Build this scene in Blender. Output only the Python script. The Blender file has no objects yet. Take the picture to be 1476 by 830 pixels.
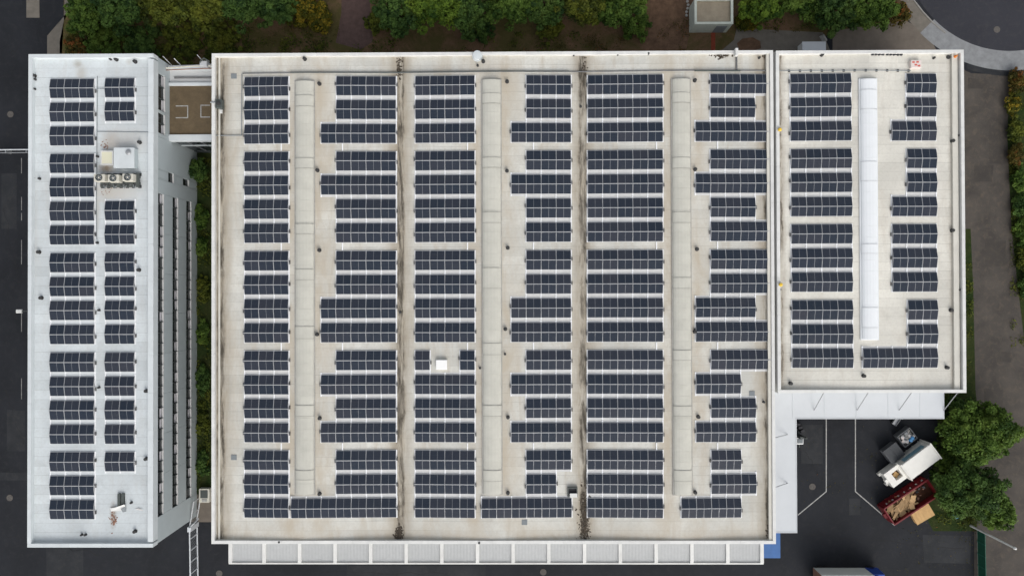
import bpy, math, random
import numpy as np
from mathutils import Vector, Matrix, Euler
R = math.radians
random.seed(7)
rng = np.random.default_rng(7)
sc = bpy.context.scene
col = sc.collection

# ------------------------------------------------------------------ camera
CAM_H = 89.5                     # metres above the yard
F_PX = 985.0                     # focal length in photo pixels (photo is 1476 wide)
CAM_ROT = (R(0.4386), R(0.4755), R(-0.1628))
cam = bpy.data.cameras.new('camera'); cam.sensor_width = 36.0; cam.lens = F_PX / 1476 * 36
cam.clip_start = 0.5; cam.clip_end = 2000
camo = bpy.data.objects.new('camera', cam); col.objects.link(camo)
camo.location = (0, 0, CAM_H); camo.rotation_euler = CAM_ROT
sc.camera = camo

# ------------------------------------------------------------------ sky, sun, exposure (overcast day)
SUN_EL, SUN_AZ = R(38), R(160)   # azimuth measured from +Y towards +X
w = bpy.data.worlds.new('World'); sc.world = w; w.use_nodes = True
nt = w.node_tree; nt.nodes.clear()
sky = nt.nodes.new('ShaderNodeTexSky'); sky.sky_type = 'NISHITA'; sky.sun_disc = False
sky.sun_elevation = SUN_EL; sky.sun_rotation = SUN_AZ
sky.air_density = 1.0; sky.dust_density = 4.0; sky.ozone_density = 1.0
hs = nt.nodes.new('ShaderNodeHueSaturation'); hs.inputs['Saturation'].default_value = 0.30
bg = nt.nodes.new('ShaderNodeBackground'); bg.inputs['Strength'].default_value = 0.15
wo = nt.nodes.new('ShaderNodeOutputWorld')
nt.links.new(sky.outputs[0], hs.inputs['Color']); nt.links.new(hs.outputs[0], bg.inputs['Color'])
nt.links.new(bg.outputs[0], wo.inputs['Surface'])
sl = bpy.data.lights.new('sun', 'SUN'); sl.energy = 0.5; sl.angle = R(60); sl.color = (1.0, 0.965, 0.92)
so = bpy.data.objects.new('sun', sl); col.objects.link(so); so.location = (20, -40, 120)
sd = Vector((math.sin(SUN_AZ) * math.cos(SUN_EL), math.cos(SUN_AZ) * math.cos(SUN_EL), math.sin(SUN_EL)))
so.rotation_euler = sd.to_track_quat('Z', 'Y').to_euler()
vs = sc.view_settings; vs.view_transform = 'Standard'; vs.look = 'None'; vs.gamma = 1.0; vs.exposure = 0.36
vs.use_curve_mapping = False

# ------------------------------------------------------------------ photo pixel -> point at a known height
CM = Euler(CAM_ROT, 'XYZ').to_matrix()
def P(px, py, z=0.0):
    d = CM @ Vector(((px - 738.0) / F_PX, -(py - 415.0) / F_PX, -1.0))
    t = (z - CAM_H) / d.z
    return Vector((d.x * t, d.y * t, z))

# ------------------------------------------------------------------ materials
M = {}
def mat(name, c, rough=0.7, spec=0.3, metal=0.0, var=0.0, vscale=1.0, c2=None, bump=0.0, bscale=20.0, obj_rand=0.0, detail=6.0):
    m = bpy.data.materials.new(name); m.use_nodes = True
    n = m.node_tree.nodes; l = m.node_tree.links; b = n['Principled BSDF']
    b.inputs['Base Color'].default_value = (*c, 1); b.inputs['Roughness'].default_value = rough
    b.inputs['Specular IOR Level'].default_value = spec; b.inputs['Metallic'].default_value = metal
    geo = n.new('ShaderNodeNewGeometry')
    out = None
    if var > 0 or c2:
        t = n.new('ShaderNodeTexNoise'); t.inputs['Scale'].default_value = vscale; t.inputs['Detail'].default_value = detail
        t.inputs['Roughness'].default_value = 0.65
        l.new(geo.outputs['Position'], t.inputs['Vector'])
        r = n.new('ShaderNodeValToRGB'); r.color_ramp.elements[0].position = 0.3; r.color_ramp.elements[1].position = 0.7
        a = c; d = c2 if c2 else tuple(x * (1 - var) for x in c)
        r.color_ramp.elements[0].color = (*d, 1); r.color_ramp.elements[1].color = (*a, 1)
        l.new(t.outputs['Fac'], r.inputs['Fac']); out = r.outputs['Color']
    if obj_rand > 0:
        oi = n.new('ShaderNodeObjectInfo'); mr = n.new('ShaderNodeMapRange')
        mr.inputs['To Min'].default_value = 1 - obj_rand; mr.inputs['To Max'].default_value = 1 + obj_rand
        l.new(oi.outputs['Random'], mr.inputs['Value'])
        v = n.new('ShaderNodeVectorMath'); v.operation = 'SCALE'
        if out: l.new(out, v.inputs[0])
        else: v.inputs[0].default_value = c
        l.new(mr.outputs['Result'], v.inputs['Scale']); out = v.outputs['Vector']
    if out: l.new(out, b.inputs['Base Color'])
    if bump > 0:
        t2 = n.new('ShaderNodeTexNoise'); t2.inputs['Scale'].default_value = bscale; t2.inputs['Detail'].default_value = 4
        l.new(geo.outputs['Position'], t2.inputs['Vector'])
        bp = n.new('ShaderNodeBump'); bp.inputs['Strength'].default_value = bump; bp.inputs['Distance'].default_value = 0.05
        l.new(t2.outputs['Fac'], bp.inputs['Height']); l.new(bp.outputs['Normal'], b.inputs['Normal'])
    M[name] = m
    return m

def nodes_of(m): return m.node_tree.nodes, m.node_tree.links
def noise(n, l, vec, scale, detail=5, rough=0.6, dist=0.0):
    t = n.new('ShaderNodeTexNoise'); t.inputs['Scale'].default_value = scale; t.inputs['Detail'].default_value = detail
    t.inputs['Roughness'].default_value = rough; t.inputs['Distortion'].default_value = dist
    l.new(vec, t.inputs['Vector']); return t.outputs['Fac']
def ramp(n, l, fac, p0, c0, p1, c1):
    r = n.new('ShaderNodeValToRGB'); e = r.color_ramp.elements
    e[0].position = p0; e[1].position = p1; e[0].color = (*c0, 1); e[1].color = (*c1, 1)
    l.new(fac, r.inputs['Fac']); return r.outputs['Color']
def mrange(n, l, v, a, b, c=0.0, d=1.0):
    r = n.new('ShaderNodeMapRange'); r.inputs['From Min'].default_value = a; r.inputs['From Max'].default_value = b
    r.inputs['To Min'].default_value = c; r.inputs['To Max'].default_value = d; l.new(v, r.inputs['Value']); return r.outputs['Result']
def math_(n, l, op, a, b=None):
    r = n.new('ShaderNodeMath'); r.operation = op
    for i, x in enumerate((a, b)):
        if x is None: continue
        if isinstance(x, (int, float)): r.inputs[i].default_value = x
        else: l.new(x, r.inputs[i])
    return r.outputs[0]
def mixc(n, l, fac, a, b, mode='MIX'):
    r = n.new('ShaderNodeMix'); r.data_type = 'RGBA'; r.blend_type = mode
    if isinstance(fac, (int, float)): r.inputs[0].default_value = fac
    else: l.new(fac, r.inputs[0])
    for i, x in ((6, a), (7, b)):
        if isinstance(x, tuple): r.inputs[i].default_value = (*x, 1)
        else: l.new(x, r.inputs[i])
    return r.outputs[2]

def roof_material(name, light, dirt, dirt_amt, moss_lines, moss_w, seams=True, moss_thr=0.5, tan_lines=(), tan_y=(), spots=()):
    """felt roof: laid strips (per-face tint), broad stains, dirt in the gutter lines (world x positions)"""
    m = mat(name, light, 0.85, 0.2); n, l = nodes_of(m); b = n['Principled BSDF']
    geo = n.new('ShaderNodeNewGeometry'); pos = geo.outputs['Position']
    big = noise(n, l, pos, 0.11, 6, 0.62, 0.4)
    c = ramp(n, l, big, 0.38, tuple(x * 0.86 for x in light), 0.60, tuple(x * 1.03 for x in light))
    md = noise(n, l, pos, 0.55, 7, 0.72, 0.8)
    c = mixc(n, l, mrange(n, l, md, 0.52, 0.72, 0, 0.55), c, tuple(x * 0.80 for x in light))
    st = n.new('ShaderNodeVectorMath'); st.operation = 'MULTIPLY'; st.inputs[1].default_value = (0.55, 0.10, 1); l.new(pos, st.inputs[0])
    stain = noise(n, l, st.outputs[0], 1.0, 7, 0.7, 0.6)
    c = mixc(n, l, mrange(n, l, stain, 0.50, 0.74, 0, dirt_amt), c, dirt)
    fine = noise(n, l, pos, 3.5, 8, 0.75)
    c = mixc(n, l, mrange(n, l, fine, 0.45, 0.75, 0, 0.32), c, tuple(x * 0.72 for x in dirt))
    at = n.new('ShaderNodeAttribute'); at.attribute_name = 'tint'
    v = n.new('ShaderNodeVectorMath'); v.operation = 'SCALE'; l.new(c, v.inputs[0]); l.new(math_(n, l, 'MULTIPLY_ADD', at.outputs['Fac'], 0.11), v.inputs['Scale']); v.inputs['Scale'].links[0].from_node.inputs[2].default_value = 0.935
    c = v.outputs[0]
    sp = n.new('ShaderNodeSeparateXYZ'); l.new(pos, sp.inputs[0])
    for (sx, sy, rx_, ry_, sc_, amt) in spots:
        so1 = math_(n, l, 'DIVIDE', math_(n, l, 'SUBTRACT', sp.outputs[0], sx), rx_); so2 = math_(n, l, 'DIVIDE', math_(n, l, 'SUBTRACT', sp.outputs[1], sy), ry_)
        rr = math_(n, l, 'SQRT', math_(n, l, 'ADD', math_(n, l, 'MULTIPLY', so1, so1), math_(n, l, 'MULTIPLY', so2, so2)))
        rr = math_(n, l, 'ADD', rr, math_(n, l, 'MULTIPLY', math_(n, l, 'SUBTRACT', fine, 0.5), 1.6))
        c = mixc(n, l, mrange(n, l, rr, 1.0, 0.2, 0, amt), c, sc_)
    if tan_lines:
        dmin = None
        for src, xs_ in ((sp.outputs[0], tan_lines), (sp.outputs[1], tan_y)):
            for xv in xs_:
                dd = math_(n, l, 'ABSOLUTE', math_(n, l, 'SUBTRACT', src, xv))
                dmin = dd if dmin is None else math_(n, l, 'MINIMUM', dmin, dd)
        tv = n.new('ShaderNodeVectorMath'); tv.operation = 'MULTIPLY'; tv.inputs[1].default_value = (0.35, 0.14, 1); l.new(pos, tv.inputs[0])
        tn = noise(n, l, tv.outputs[0], 1.0, 6, 0.7, 0.4)
        tf = math_(n, l, 'MULTIPLY', mrange(n, l, dmin, 2.4, 0.1), mrange(n, l, tn, 0.36, 0.62, 0.1, 0.85))
        c = mixc(n, l, tf, c, (dirt[0] * 0.98, dirt[1] * 0.95, dirt[2] * 0.90))
    if moss_lines:
        mv = n.new('ShaderNodeVectorMath'); mv.operation = 'MULTIPLY'; mv.inputs[1].default_value = (1.5, 0.22, 1); l.new(pos, mv.inputs[0])
        mn = noise(n, l, mv.outputs[0], 1.0, 8, 0.72, 0.3)
        wob = noise(n, l, pos, 0.5, 5, 0.7)
        dmin = None
        for xv in moss_lines:
            dd = math_(n, l, 'ABSOLUTE', math_(n, l, 'SUBTRACT', sp.outputs[0], xv))
            dmin = dd if dmin is None else math_(n, l, 'MINIMUM', dmin, dd)
        dw = math_(n, l, 'ADD', dmin, math_(n, l, 'MULTIPLY', math_(n, l, 'SUBTRACT', wob, 0.5), 0.9))
        halo = math_(n, l, 'MULTIPLY', mrange(n, l, dw, moss_w * 3.2, moss_w * 0.6), mrange(n, l, mn, 0.32, 0.58, 0.2, 0.85))
        c = mixc(n, l, halo, c, (dirt[0] * 0.60, dirt[1] * 0.575, dirt[2] * 0.54))
        core = math_(n, l, 'MULTIPLY', mrange(n, l, dw, moss_w * 1.05, moss_w * 0.55), mrange(n, l, mn, moss_thr - 0.04, moss_thr + 0.14, 0, 0.9))
        c = mixc(n, l, core, c, (0.055, 0.048, 0.038))
    l.new(c, b.inputs['Base Color'])
    bp = n.new('ShaderNodeBump'); bp.inputs['Strength'].default_value = 0.25; bp.inputs['Distance'].default_value = 0.02
    l.new(fine, bp.inputs['Height']); l.new(bp.outputs['Normal'], b.inputs['Normal'])
    return m

mat('white_trim', (0.72, 0.72, 0.695), 0.5, 0.3, var=0.16, vscale=0.9, obj_rand=0.04)
mat('white_trim_cool', (0.63, 0.67, 0.68), 0.5, 0.3, var=0.12, vscale=0.9, obj_rand=0.035)
mat('cream_trim', (0.66, 0.64, 0.57), 0.6, 0.3, var=0.14, vscale=0.8)
mat('facade', (0.46, 0.51, 0.52), 0.55, 0.35, var=0.08, vscale=0.7, obj_rand=0.035)
mat('hall_cladding', (0.55, 0.56, 0.56), 0.5, 0.4, var=0.08, vscale=0.6)
mat('canopy_white', (0.58, 0.605, 0.625), 0.45, 0.4, var=0.06, vscale=0.5)
mat('canopy_grey', (0.42, 0.43, 0.43), 0.5, 0.4, var=0.10, vscale=2.5, obj_rand=0.05)
mat('rooflight', (0.56, 0.55, 0.485), 0.5, 0.3, var=0.14, vscale=0.7, obj_rand=0.025)
mat('flap_edge', (0.44, 0.43, 0.38), 0.6, 0.3, var=0.2, vscale=2)
mat('flap_edge_white', (0.62, 0.64, 0.65), 0.5, 0.3)
mat('rooflight_white', (0.76, 0.785, 0.80), 0.35, 0.4, var=0.04, vscale=0.9, obj_rand=0.015)
mat('cover_grey', (0.13, 0.12, 0.11), 0.8, 0.2, var=0.4, vscale=6)
mat('kerb_grey', (0.42, 0.41, 0.38), 0.7, 0.2, var=0.25, vscale=2)
mat('aluminium', (0.52, 0.53, 0.54), 0.5, 0.4)
mat('rail_white', (0.84, 0.85, 0.86), 0.5, 0.4)
mat('mat_pale', (0.66, 0.66, 0.65), 0.8, 0.2, var=0.14, vscale=1.1)
mat('mat_cool', (0.66, 0.69, 0.70), 0.8, 0.2, var=0.08, vscale=1.1)
mat('dark_box', (0.035, 0.035, 0.04), 0.6, 0.3)
mat('vent_dark', (0.05, 0.05, 0.05), 0.6, 0.3, var=0.3, vscale=8)
mat('junction', (0.11, 0.11, 0.11), 0.6, 0.3, obj_rand=0.4)
mat('vent_grey', (0.20, 0.22, 0.23), 0.6, 0.3)
mat('pipe_grey', (0.20, 0.20, 0.20), 0.6, 0.3, var=0.4, vscale=1.5)
mat('steel', (0.35, 0.36, 0.37), 0.45, 0.5, metal=0.5)
mat('dark_steel', (0.07, 0.08, 0.075), 0.5, 0.4)
mat('hatch_white', (0.86, 0.86, 0.84), 0.4, 0.4)
mat('hatch_cream', (0.68, 0.66, 0.50), 0.45, 0.4)
mat('ac_body', (0.62, 0.60, 0.52), 0.5, 0.4, var=0.1, vscale=4)
mat('glass_dark', (0.02, 0.025, 0.028), 0.12, 0.5)
mat('blind', (0.55, 0.53, 0.55), 0.7, 0.2, obj_rand=0.12)
mat('frame_dark', (0.05, 0.06, 0.06), 0.5, 0.4)
mat('sill', (0.58, 0.58, 0.57), 0.6, 0.3)
mat('brown_felt', (0.150, 0.112, 0.068), 0.9, 0.15, c2=(0.105, 0.08, 0.05), vscale=1.6, bump=0.3, bscale=12)
mat('paint_white', (0.46, 0.46, 0.44), 0.7, 0.2, var=0.45, vscale=3.0)
mat('paint_worn', (0.34, 0.34, 0.33), 0.8, 0.2, var=0.6, vscale=2.0)
mat('blue_sheet', (0.04, 0.135, 0.36), 0.5, 0.4, var=0.2, vscale=1.0)
mat('rubber', (0.02, 0.02, 0.02), 0.8, 0.2)
mat('bark', (0.07, 0.05, 0.035), 0.9, 0.1, var=0.4, vscale=5)
mat('green_paint', (0.01, 0.085, 0.05), 0.5, 0.4, var=0.3, vscale=2)
mat('green_rail', (0.03, 0.15, 0.10), 0.5, 0.4, var=0.3, vscale=3)
mat('red_paint', (0.17, 0.010, 0.015), 0.5, 0.4, var=0.35, vscale=2.5)
mat('rust_inside', (0.085, 0.036, 0.02), 0.9, 0.1, c2=(0.035, 0.018, 0.012), vscale=3)
mat('timber', (0.50, 0.33, 0.17), 0.8, 0.2, var=0.35, vscale=4, obj_rand=0.3)
mat('plywood', (0.62, 0.40, 0.18), 0.75, 0.2, var=0.2, vscale=1.6)
mat('compactor_white', (0.80, 0.79, 0.735), 0.45, 0.4, var=0.09, vscale=1.5)
mat('teal_panel', (0.16, 0.28, 0.34), 0.4, 0.4)
mat('dark_grey_lid', (0.055, 0.06, 0.065), 0.5, 0.4, var=0.25, vscale=3)
mat('bin_metal', (0.18, 0.19, 0.20), 0.5, 0.4, metal=0.4)
mat('paper', (0.62, 0.60, 0.58), 0.8, 0.2, obj_rand=0.15)
mat('blue_bag', (0.10, 0.32, 0.62), 0.4, 0.4)
mat('orange', (0.65, 0.20, 0.04), 0.6, 0.3)
mat('yellow', (0.75, 0.50, 0.06), 0.6, 0.3)
mat('pink_white', (0.70, 0.62, 0.58), 0.6, 0.3)
mat('red_mark', (0.60, 0.14, 0.11), 0.6, 0.3)
mat('hut_wall', (0.54, 0.58, 0.51), 0.7, 0.2, var=0.18, vscale=1.5)
mat('hut_roof', (0.36, 0.31, 0.23), 0.9, 0.1, c2=(0.26, 0.22, 0.165), vscale=0.9, bump=0.3)
mat('truck_white', (0.74, 0.75, 0.74), 0.4, 0.4)
mat('truck_side', (0.60, 0.62, 0.57), 0.5, 0.4)
mat('truck_blue', (0.02, 0.06, 0.30), 0.35, 0.5)
mat('rear_brown', (0.24, 0.13, 0.09), 0.6, 0.3)
mat('door_grey', (0.30, 0.31, 0.33), 0.5, 0.4)
mat('concrete', (0.26, 0.27, 0.275), 0.85, 0.2, c2=(0.185, 0.19, 0.195), vscale=1.3, bump=0.2)
mat('kerb_stone', (0.30, 0.29, 0.27), 0.85, 0.2, var=0.25, vscale=2)
mat('pavement_brown', (0.165, 0.142, 0.118), 0.9, 0.15, c2=(0.120, 0.103, 0.086), vscale=0.8, bump=0.25, obj_rand=0.04)
mat('pavement_grey', (0.185, 0.168, 0.143), 0.9, 0.15, c2=(0.132, 0.120, 0.102), vscale=1.0, bump=0.25)
mat('earth', (0.17, 0.105, 0.066), 0.95, 0.1, c2=(0.085, 0.052, 0.034), vscale=1.2, bump=0.6, bscale=5)
mat('track_earth', (0.125, 0.082, 0.072), 0.95, 0.1, c2=(0.08, 0.054, 0.047), vscale=1.5, bump=0.4, bscale=6)
mat('red_brick_strip', (0.25, 0.06, 0.035), 0.9, 0.1, var=0.3, vscale=3)

def asphalt(name, c, c2, sc_=0.15):
    m = mat(name, c, 0.8, 0.25); n, l = nodes_of(m); b = n['Principled BSDF']
    geo = n.new('ShaderNodeNewGeometry'); pos = geo.outputs['Position']
    a = noise(n, l, pos, sc_, 6, 0.6, 0.3)
    cc = ramp(n, l, a, 0.35, c2, 0.65, c)
    g = noise(n, l, pos, 9.0, 3, 0.8)
    cc = mixc(n, l, mrange(n, l, g, 0.60, 0.78, 0, 0.6), cc, tuple(min(1, x * 2.3) for x in c))
    d = noise(n, l, pos, 1.3, 8, 0.75, 0.5)
    cc = mixc(n, l, mrange(n, l, d, 0.50, 0.74, 0, 0.6), cc, (c[0] * 1.7, c[1] * 1.55, c[2] * 1.3))
    l.new(cc, b.inputs['Base Color'])
    bp = n.new('ShaderNodeBump'); bp.inputs['Strength'].default_value = 0.2; bp.inputs['Distance'].default_value = 0.01
    l.new(g, bp.inputs['Height']); l.new(bp.outputs['Normal'], b.inputs['Normal'])
    return m
asphalt('asphalt', (0.0185, 0.0205, 0.0255), (0.0115, 0.0130, 0.0160))
asphalt('asphalt_round', (0.034, 0.035, 0.043), (0.027, 0.028, 0.035))
asphalt('asphalt_lane', (0.080, 0.070, 0.060), (0.052, 0.046, 0.041), 0.3)
asphalt('asphalt_patch', (0.060, 0.053, 0.046), (0.046, 0.041, 0.037), 0.4)
asphalt('asphalt_pale', (0.030, 0.032, 0.036), (0.019, 0.021, 0.024), 0.4)

def soil_grass():
    m = mat('soil_grass', (0.06, 0.05, 0.025), 0.95, 0.1); n, l = nodes_of(m); b = n['Principled BSDF']
    geo = n.new('ShaderNodeNewGeometry'); pos = geo.outputs['Position']
    a = noise(n, l, pos, 0.16, 7, 0.7, 0.5)
    c = ramp(n, l, a, 0.42, (0.088, 0.074, 0.028), 0.58, (0.165, 0.100, 0.062))
    f = noise(n, l, pos, 2.2, 8, 0.8)
    c = mixc(n, l, mrange(n, l, f, 0.48, 0.72, 0, 0.75), c, (0.066, 0.062, 0.022))
    g = noise(n, l, pos, 1.1, 8, 0.8, 0.4)
    c = mixc(n, l, mrange(n, l, g, 0.60, 0.72, 0, 0.6), c, (0.21, 0.125, 0.08))
    l.new(c, b.inputs['Base Color'])
    bp = n.new('ShaderNodeBump'); bp.inputs['Strength'].default_value = 0.8; bp.inputs['Distance'].default_value = 0.15
    l.new(f, bp.inputs['Height']); l.new(bp.outputs['Normal'], b.inputs['Normal'])
soil_grass()
def grass_ground():
    m = mat('grass_ground', (0.03, 0.05, 0.012), 0.95, 0.1); n, l = nodes_of(m); b = n['Principled BSDF']
    geo = n.new('ShaderNodeNewGeometry'); pos = geo.outputs['Position']
    c = ramp(n, l, noise(n, l, pos, 0.5, 7, 0.7, 0.5), 0.4, (0.018, 0.034, 0.009), 0.65, (0.040, 0.046, 0.016))
    f = noise(n, l, pos, 4, 8, 0.8)
    c = mixc(n, l, mrange(n, l, f, 0.5, 0.75, 0, 0.7), c, (0.055, 0.075, 0.018))
    l.new(c, b.inputs['Base Color'])
    bp = n.new('ShaderNodeBump'); bp.inputs['Strength'].default_value = 0.8; bp.inputs['Distance'].default_value = 0.12
    l.new(f, bp.inputs['Height']); l.new(bp.outputs['Normal'], b.inputs['Normal'])
grass_ground()

def panel_glass():
    m = mat('panel_glass', (0.03, 0.035, 0.05), 0.3, 0.08); n, l = nodes_of(m); b = n['Principled BSDF']
    tc = n.new('ShaderNodeTexCoord')
    mp = n.new('ShaderNodeVectorMath'); mp.operation = 'MULTIPLY'; mp.inputs[1].default_value = (1 / 0.0875, 1 / 0.172, 0); l.new(tc.outputs['Object'], mp.inputs[0])
    fr = n.new('ShaderNodeVectorMath'); fr.operation = 'FRACTION'; l.new(mp.outputs[0], fr.inputs[0])
    s = n.new('ShaderNodeSeparateXYZ'); l.new(fr.outputs[0], s.inputs[0])
    lx = math_(n, l, 'GREATER_THAN', s.outputs[0], 0.95); ly = math_(n, l, 'GREATER_THAN', s.outputs[1], 0.965)
    ln = math_(n, l, 'MAXIMUM', lx, ly)
    oi = n.new('ShaderNodeObjectInfo')
    c = ramp(n, l, oi.outputs['Random'], 0.0, (0.019, 0.027, 0.041), 1.0, (0.036, 0.040, 0.053))
    gw = n.new('ShaderNodeNewGeometry'); wn = noise(n, l, gw.outputs['Position'], 0.12, 4, 0.6)
    c = mixc(n, l, mrange(n, l, wn, 0.4, 0.65, 0, 0.6), c, (0.027, 0.035, 0.051))
    ds = noise(n, l, gw.outputs['Position'], 2.6, 7, 0.75, 0.3)
    c = mixc(n, l, mrange(n, l, ds, 0.56, 0.80, 0, 0.22), c, (0.16, 0.155, 0.14))
    c = mixc(n, l, math_(n, l, 'MULTIPLY', ln, 0.35), c, (0.16, 0.17, 0.20))
    l.new(c, b.inputs['Base Color'])
    dust = noise(n, l, tc.outputs['Object'], 2.0, 4, 0.6)
    l.new(mrange(n, l, dust, 0.3, 0.7, 0.28, 0.42), b.inputs['Roughness'])
panel_glass()

def leaf_mat(name, dark, light, tip=None, tip_amt=0.0):
    m = bpy.data.materials.new(name); m.use_nodes = True; n, l = nodes_of(m); b = n['Principled BSDF']
    at = n.new('ShaderNodeAttribute'); at.attribute_name = 'tint'
    c = ramp(n, l, at.outputs['Fac'], 0.0, dark, 0.85, light)
    geo = n.new('ShaderNodeNewGeometry')
    hz = noise(n, l, geo.outputs['Position'], 0.42, 5, 0.65, 0.5)
    c = mixc(n, l, mrange(n, l, hz, 0.52, 0.68, 0, 0.65), c, (light[0] * 1.25, light[1] * 1.05, light[2]))
    c = mixc(n, l, mrange(n, l, hz, 0.46, 0.34, 0, 0.7), c, (dark[0] * 0.9, dark[1] * 1.05, dark[2] * 1.3))
    if tip:
        c = mixc(n, l, mrange(n, l, at.outputs['Fac'], 1 - tip_amt, 1 - tip_amt * 0.4), c, tip)
    l.new(c, b.inputs['Base Color']); b.inputs['Roughness'].default_value = 0.6; b.inputs['Specular IOR Level'].default_value = 0.12
    tr = n.new('ShaderNodeBsdfTranslucent'); l.new(c, tr.inputs['Color'])
    mx = n.new('ShaderNodeMixShader'); mx.inputs[0].default_value = 0.22
    l.new(b.outputs[0], mx.inputs[1]); l.new(tr.outputs[0], mx.inputs[2]); l.new(mx.outputs[0], n['Material Output'].inputs['Surface'])
    M[name] = m
leaf_mat('leaf_green', (0.018, 0.044, 0.007), (0.118, 0.195, 0.034))
leaf_mat('leaf_dark', (0.014, 0.037, 0.010), (0.088, 0.158, 0.034))
leaf_mat('leaf_olive', (0.024, 0.036, 0.007), (0.128, 0.152, 0.021))
leaf_mat('leaf_bright', (0.020, 0.050, 0.008), (0.145, 0.230, 0.028))
leaf_mat('leaf_yellow', (0.028, 0.040, 0.006), (0.13, 0.125, 0.014), (0.28, 0.20, 0.02), 0.28)
leaf_mat('leaf_autumn', (0.030, 0.032, 0.008), (0.105, 0.088, 0.018), (0.20, 0.075, 0.02), 0.28)

# ------------------------------------------------------------------ mesh helpers
class MB:
    def __init__(s): s.v = []; s.f = []; s.m = []
    def quad(s, pts, mi=0):
        k = len(s.v); s.v += [tuple(p) for p in pts]; s.f.append(tuple(range(k, k + len(pts)))); s.m.append(mi); return s
    def box(s, x0, x1, y0, y1, z0, z1, mi=0, mtx=None, top=None, taper=None):
        c = [(x0, y0, z0), (x1, y0, z0), (x1, y1, z0), (x0, y1, z0), (x0, y0, z1), (x1, y0, z1), (x1, y1, z1), (x0, y1, z1)]
        if taper:
            tx, ty = taper; cx = (x0 + x1) / 2; cy = (y0 + y1) / 2
            c = [((x - cx) * (tx if z == z1 else 1) + cx, (y - cy) * (ty if z == z1 else 1) + cy, z) for x, y, z in c]
        if mtx is not None: c = [tuple(mtx @ Vector(p)) for p in c]
        k = len(s.v); s.v += c
        for i, f in enumerate(((0, 3, 2, 1), (4, 5, 6, 7), (0, 1, 5, 4), (1, 2, 6, 5), (2, 3, 7, 6), (3, 0, 4, 7))):
            s.f.append(tuple(k + j for j in f)); s.m.append(top if (i == 1 and top is not None) else mi)
        return s
    def ring(s, pts_lo, pts_hi, mi=0):
        n = len(pts_lo); k = len(s.v); s.v += [tuple(p) for p in pts_lo] + [tuple(p) for p in pts_hi]
        for i in range(n):
            j = (i + 1) % n; s.f.append((k + i, k + j, k + n + j, k + n + i)); s.m.append(mi)
        return k
    def lathe(s, prof, n=12, c=(0, 0, 0), mi=0, caps=True):
        k = len(s.v)
        for r, z in prof:
            for i in range(n):
                a = 2 * math.pi * i / n; s.v.append((c[0] + r * math.cos(a), c[1] + r * math.sin(a), c[2] + z))
        for q in range(len(prof) - 1):
            for i in range(n):
                j = (i + 1) % n; s.f.append((k + q * n + i, k + q * n + j, k + (q + 1) * n + j, k + (q + 1) * n + i)); s.m.append(mi)
        if caps:
            s.f.append(tuple(k + (len(prof) - 1) * n + i for i in range(n))); s.m.append(mi)
            s.f.append(tuple(k + n - 1 - i for i in range(n))); s.m.append(mi)
        return s
    def tube(s, pts, rad, n=7, mi=0):
        pts = [Vector(p) for p in pts]; rad = rad if isinstance(rad, (list, tuple)) else [rad] * len(pts); k = len(s.v)
        for i, p in enumerate(pts):
            d = (pts[min(i + 1, len(pts) - 1)] - pts[max(i - 1, 0)]).normalized()
            u = d.orthogonal().normalized() if abs(d.z) > 0.9 else d.cross(Vector((0, 0, 1))).normalized(); v = d.cross(u)
            for q in range(n):
                a = 2 * math.pi * q / n; s.v.append(tuple(p + (u * math.cos(a) + v * math.sin(a)) * rad[i]))
        for i in range(len(pts) - 1):
            for q in range(n):
                r = (q + 1) % n; s.f.append((k + i * n + q, k + i * n + r, k + (i + 1) * n + r, k + (i + 1) * n + q)); s.m.append(mi)
        s.f.append(tuple(k + n - 1 - i for i in range(n))); s.m.append(mi)
        e = k + (len(pts) - 1) * n; s.f.append(tuple(e + i for i in range(n))); s.m.append(mi)
        return s
    def mesh(s, name, mats):
        me = bpy.data.meshes.new(name); me.from_pydata(s.v, [], s.f)
        for m in (mats if isinstance(mats, (list, tuple)) else [mats]): me.materials.append(M[m])
        me.polygons.foreach_set('material_index', s.m); me.update(); return me
    def build(s, name, mats, parent=None, loc=None, bevel=0.0, smooth=False):
        me = s.mesh(name, mats)
        if smooth: me.polygons.foreach_set('use_smooth', [True] * len(me.polygons))
        o = link(name, me, parent, loc)
        if bevel > 0:
            b = o.modifiers.new('bevel', 'BEVEL'); b.width = bevel; b.segments = 2; b.limit_method = 'ANGLE'
        return o
def root_of(o):
    while o.parent: o = o.parent
    return o
def link(name, me, parent=None, loc=None, rot=None, world=True):
    """link a mesh object; parts built in world coordinates are parented without moving (roots are unrotated then)"""
    o = bpy.data.objects.new(name, me); col.objects.link(o)
    if loc is not None: o.location = loc
    if rot is not None: o.rotation_euler = rot
    if parent is not None:
        o.parent = parent
        r = root_of(parent)
        if world and parent is r: o.matrix_parent_inverse = Matrix.Translation(-Vector(r.location))
        elif world: pass
    return o
def local(name, me, parent, loc=(0, 0, 0), rot=None):
    o = bpy.data.objects.new(name, me); col.objects.link(o); o.parent = parent; o.location = loc
    if rot: o.rotation_euler = rot
    return o
def empty(name, loc, label, cat, group=None, rz=0.0):
    o = bpy.data.objects.new(name, None); col.objects.link(o); o.location = loc; o.rotation_euler = (0, 0, rz)
    o.empty_display_size = 0.5
    tag(o, label, cat, group); return o
def tag(o, label, cat, group=None):
    o['label'] = label; o['category'] = cat
    if group: o['group'] = group
    return o
def struct(o, kind='structure'): o['kind'] = kind; return o
ORD = ['first', 'second', 'third', 'fourth', 'fifth', 'sixth', 'seventh', 'eighth', 'ninth', 'tenth', 'eleventh', 'twelfth',
       'thirteenth', 'fourteenth', 'fifteenth', 'sixteenth', 'seventeenth', 'eighteenth']
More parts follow.
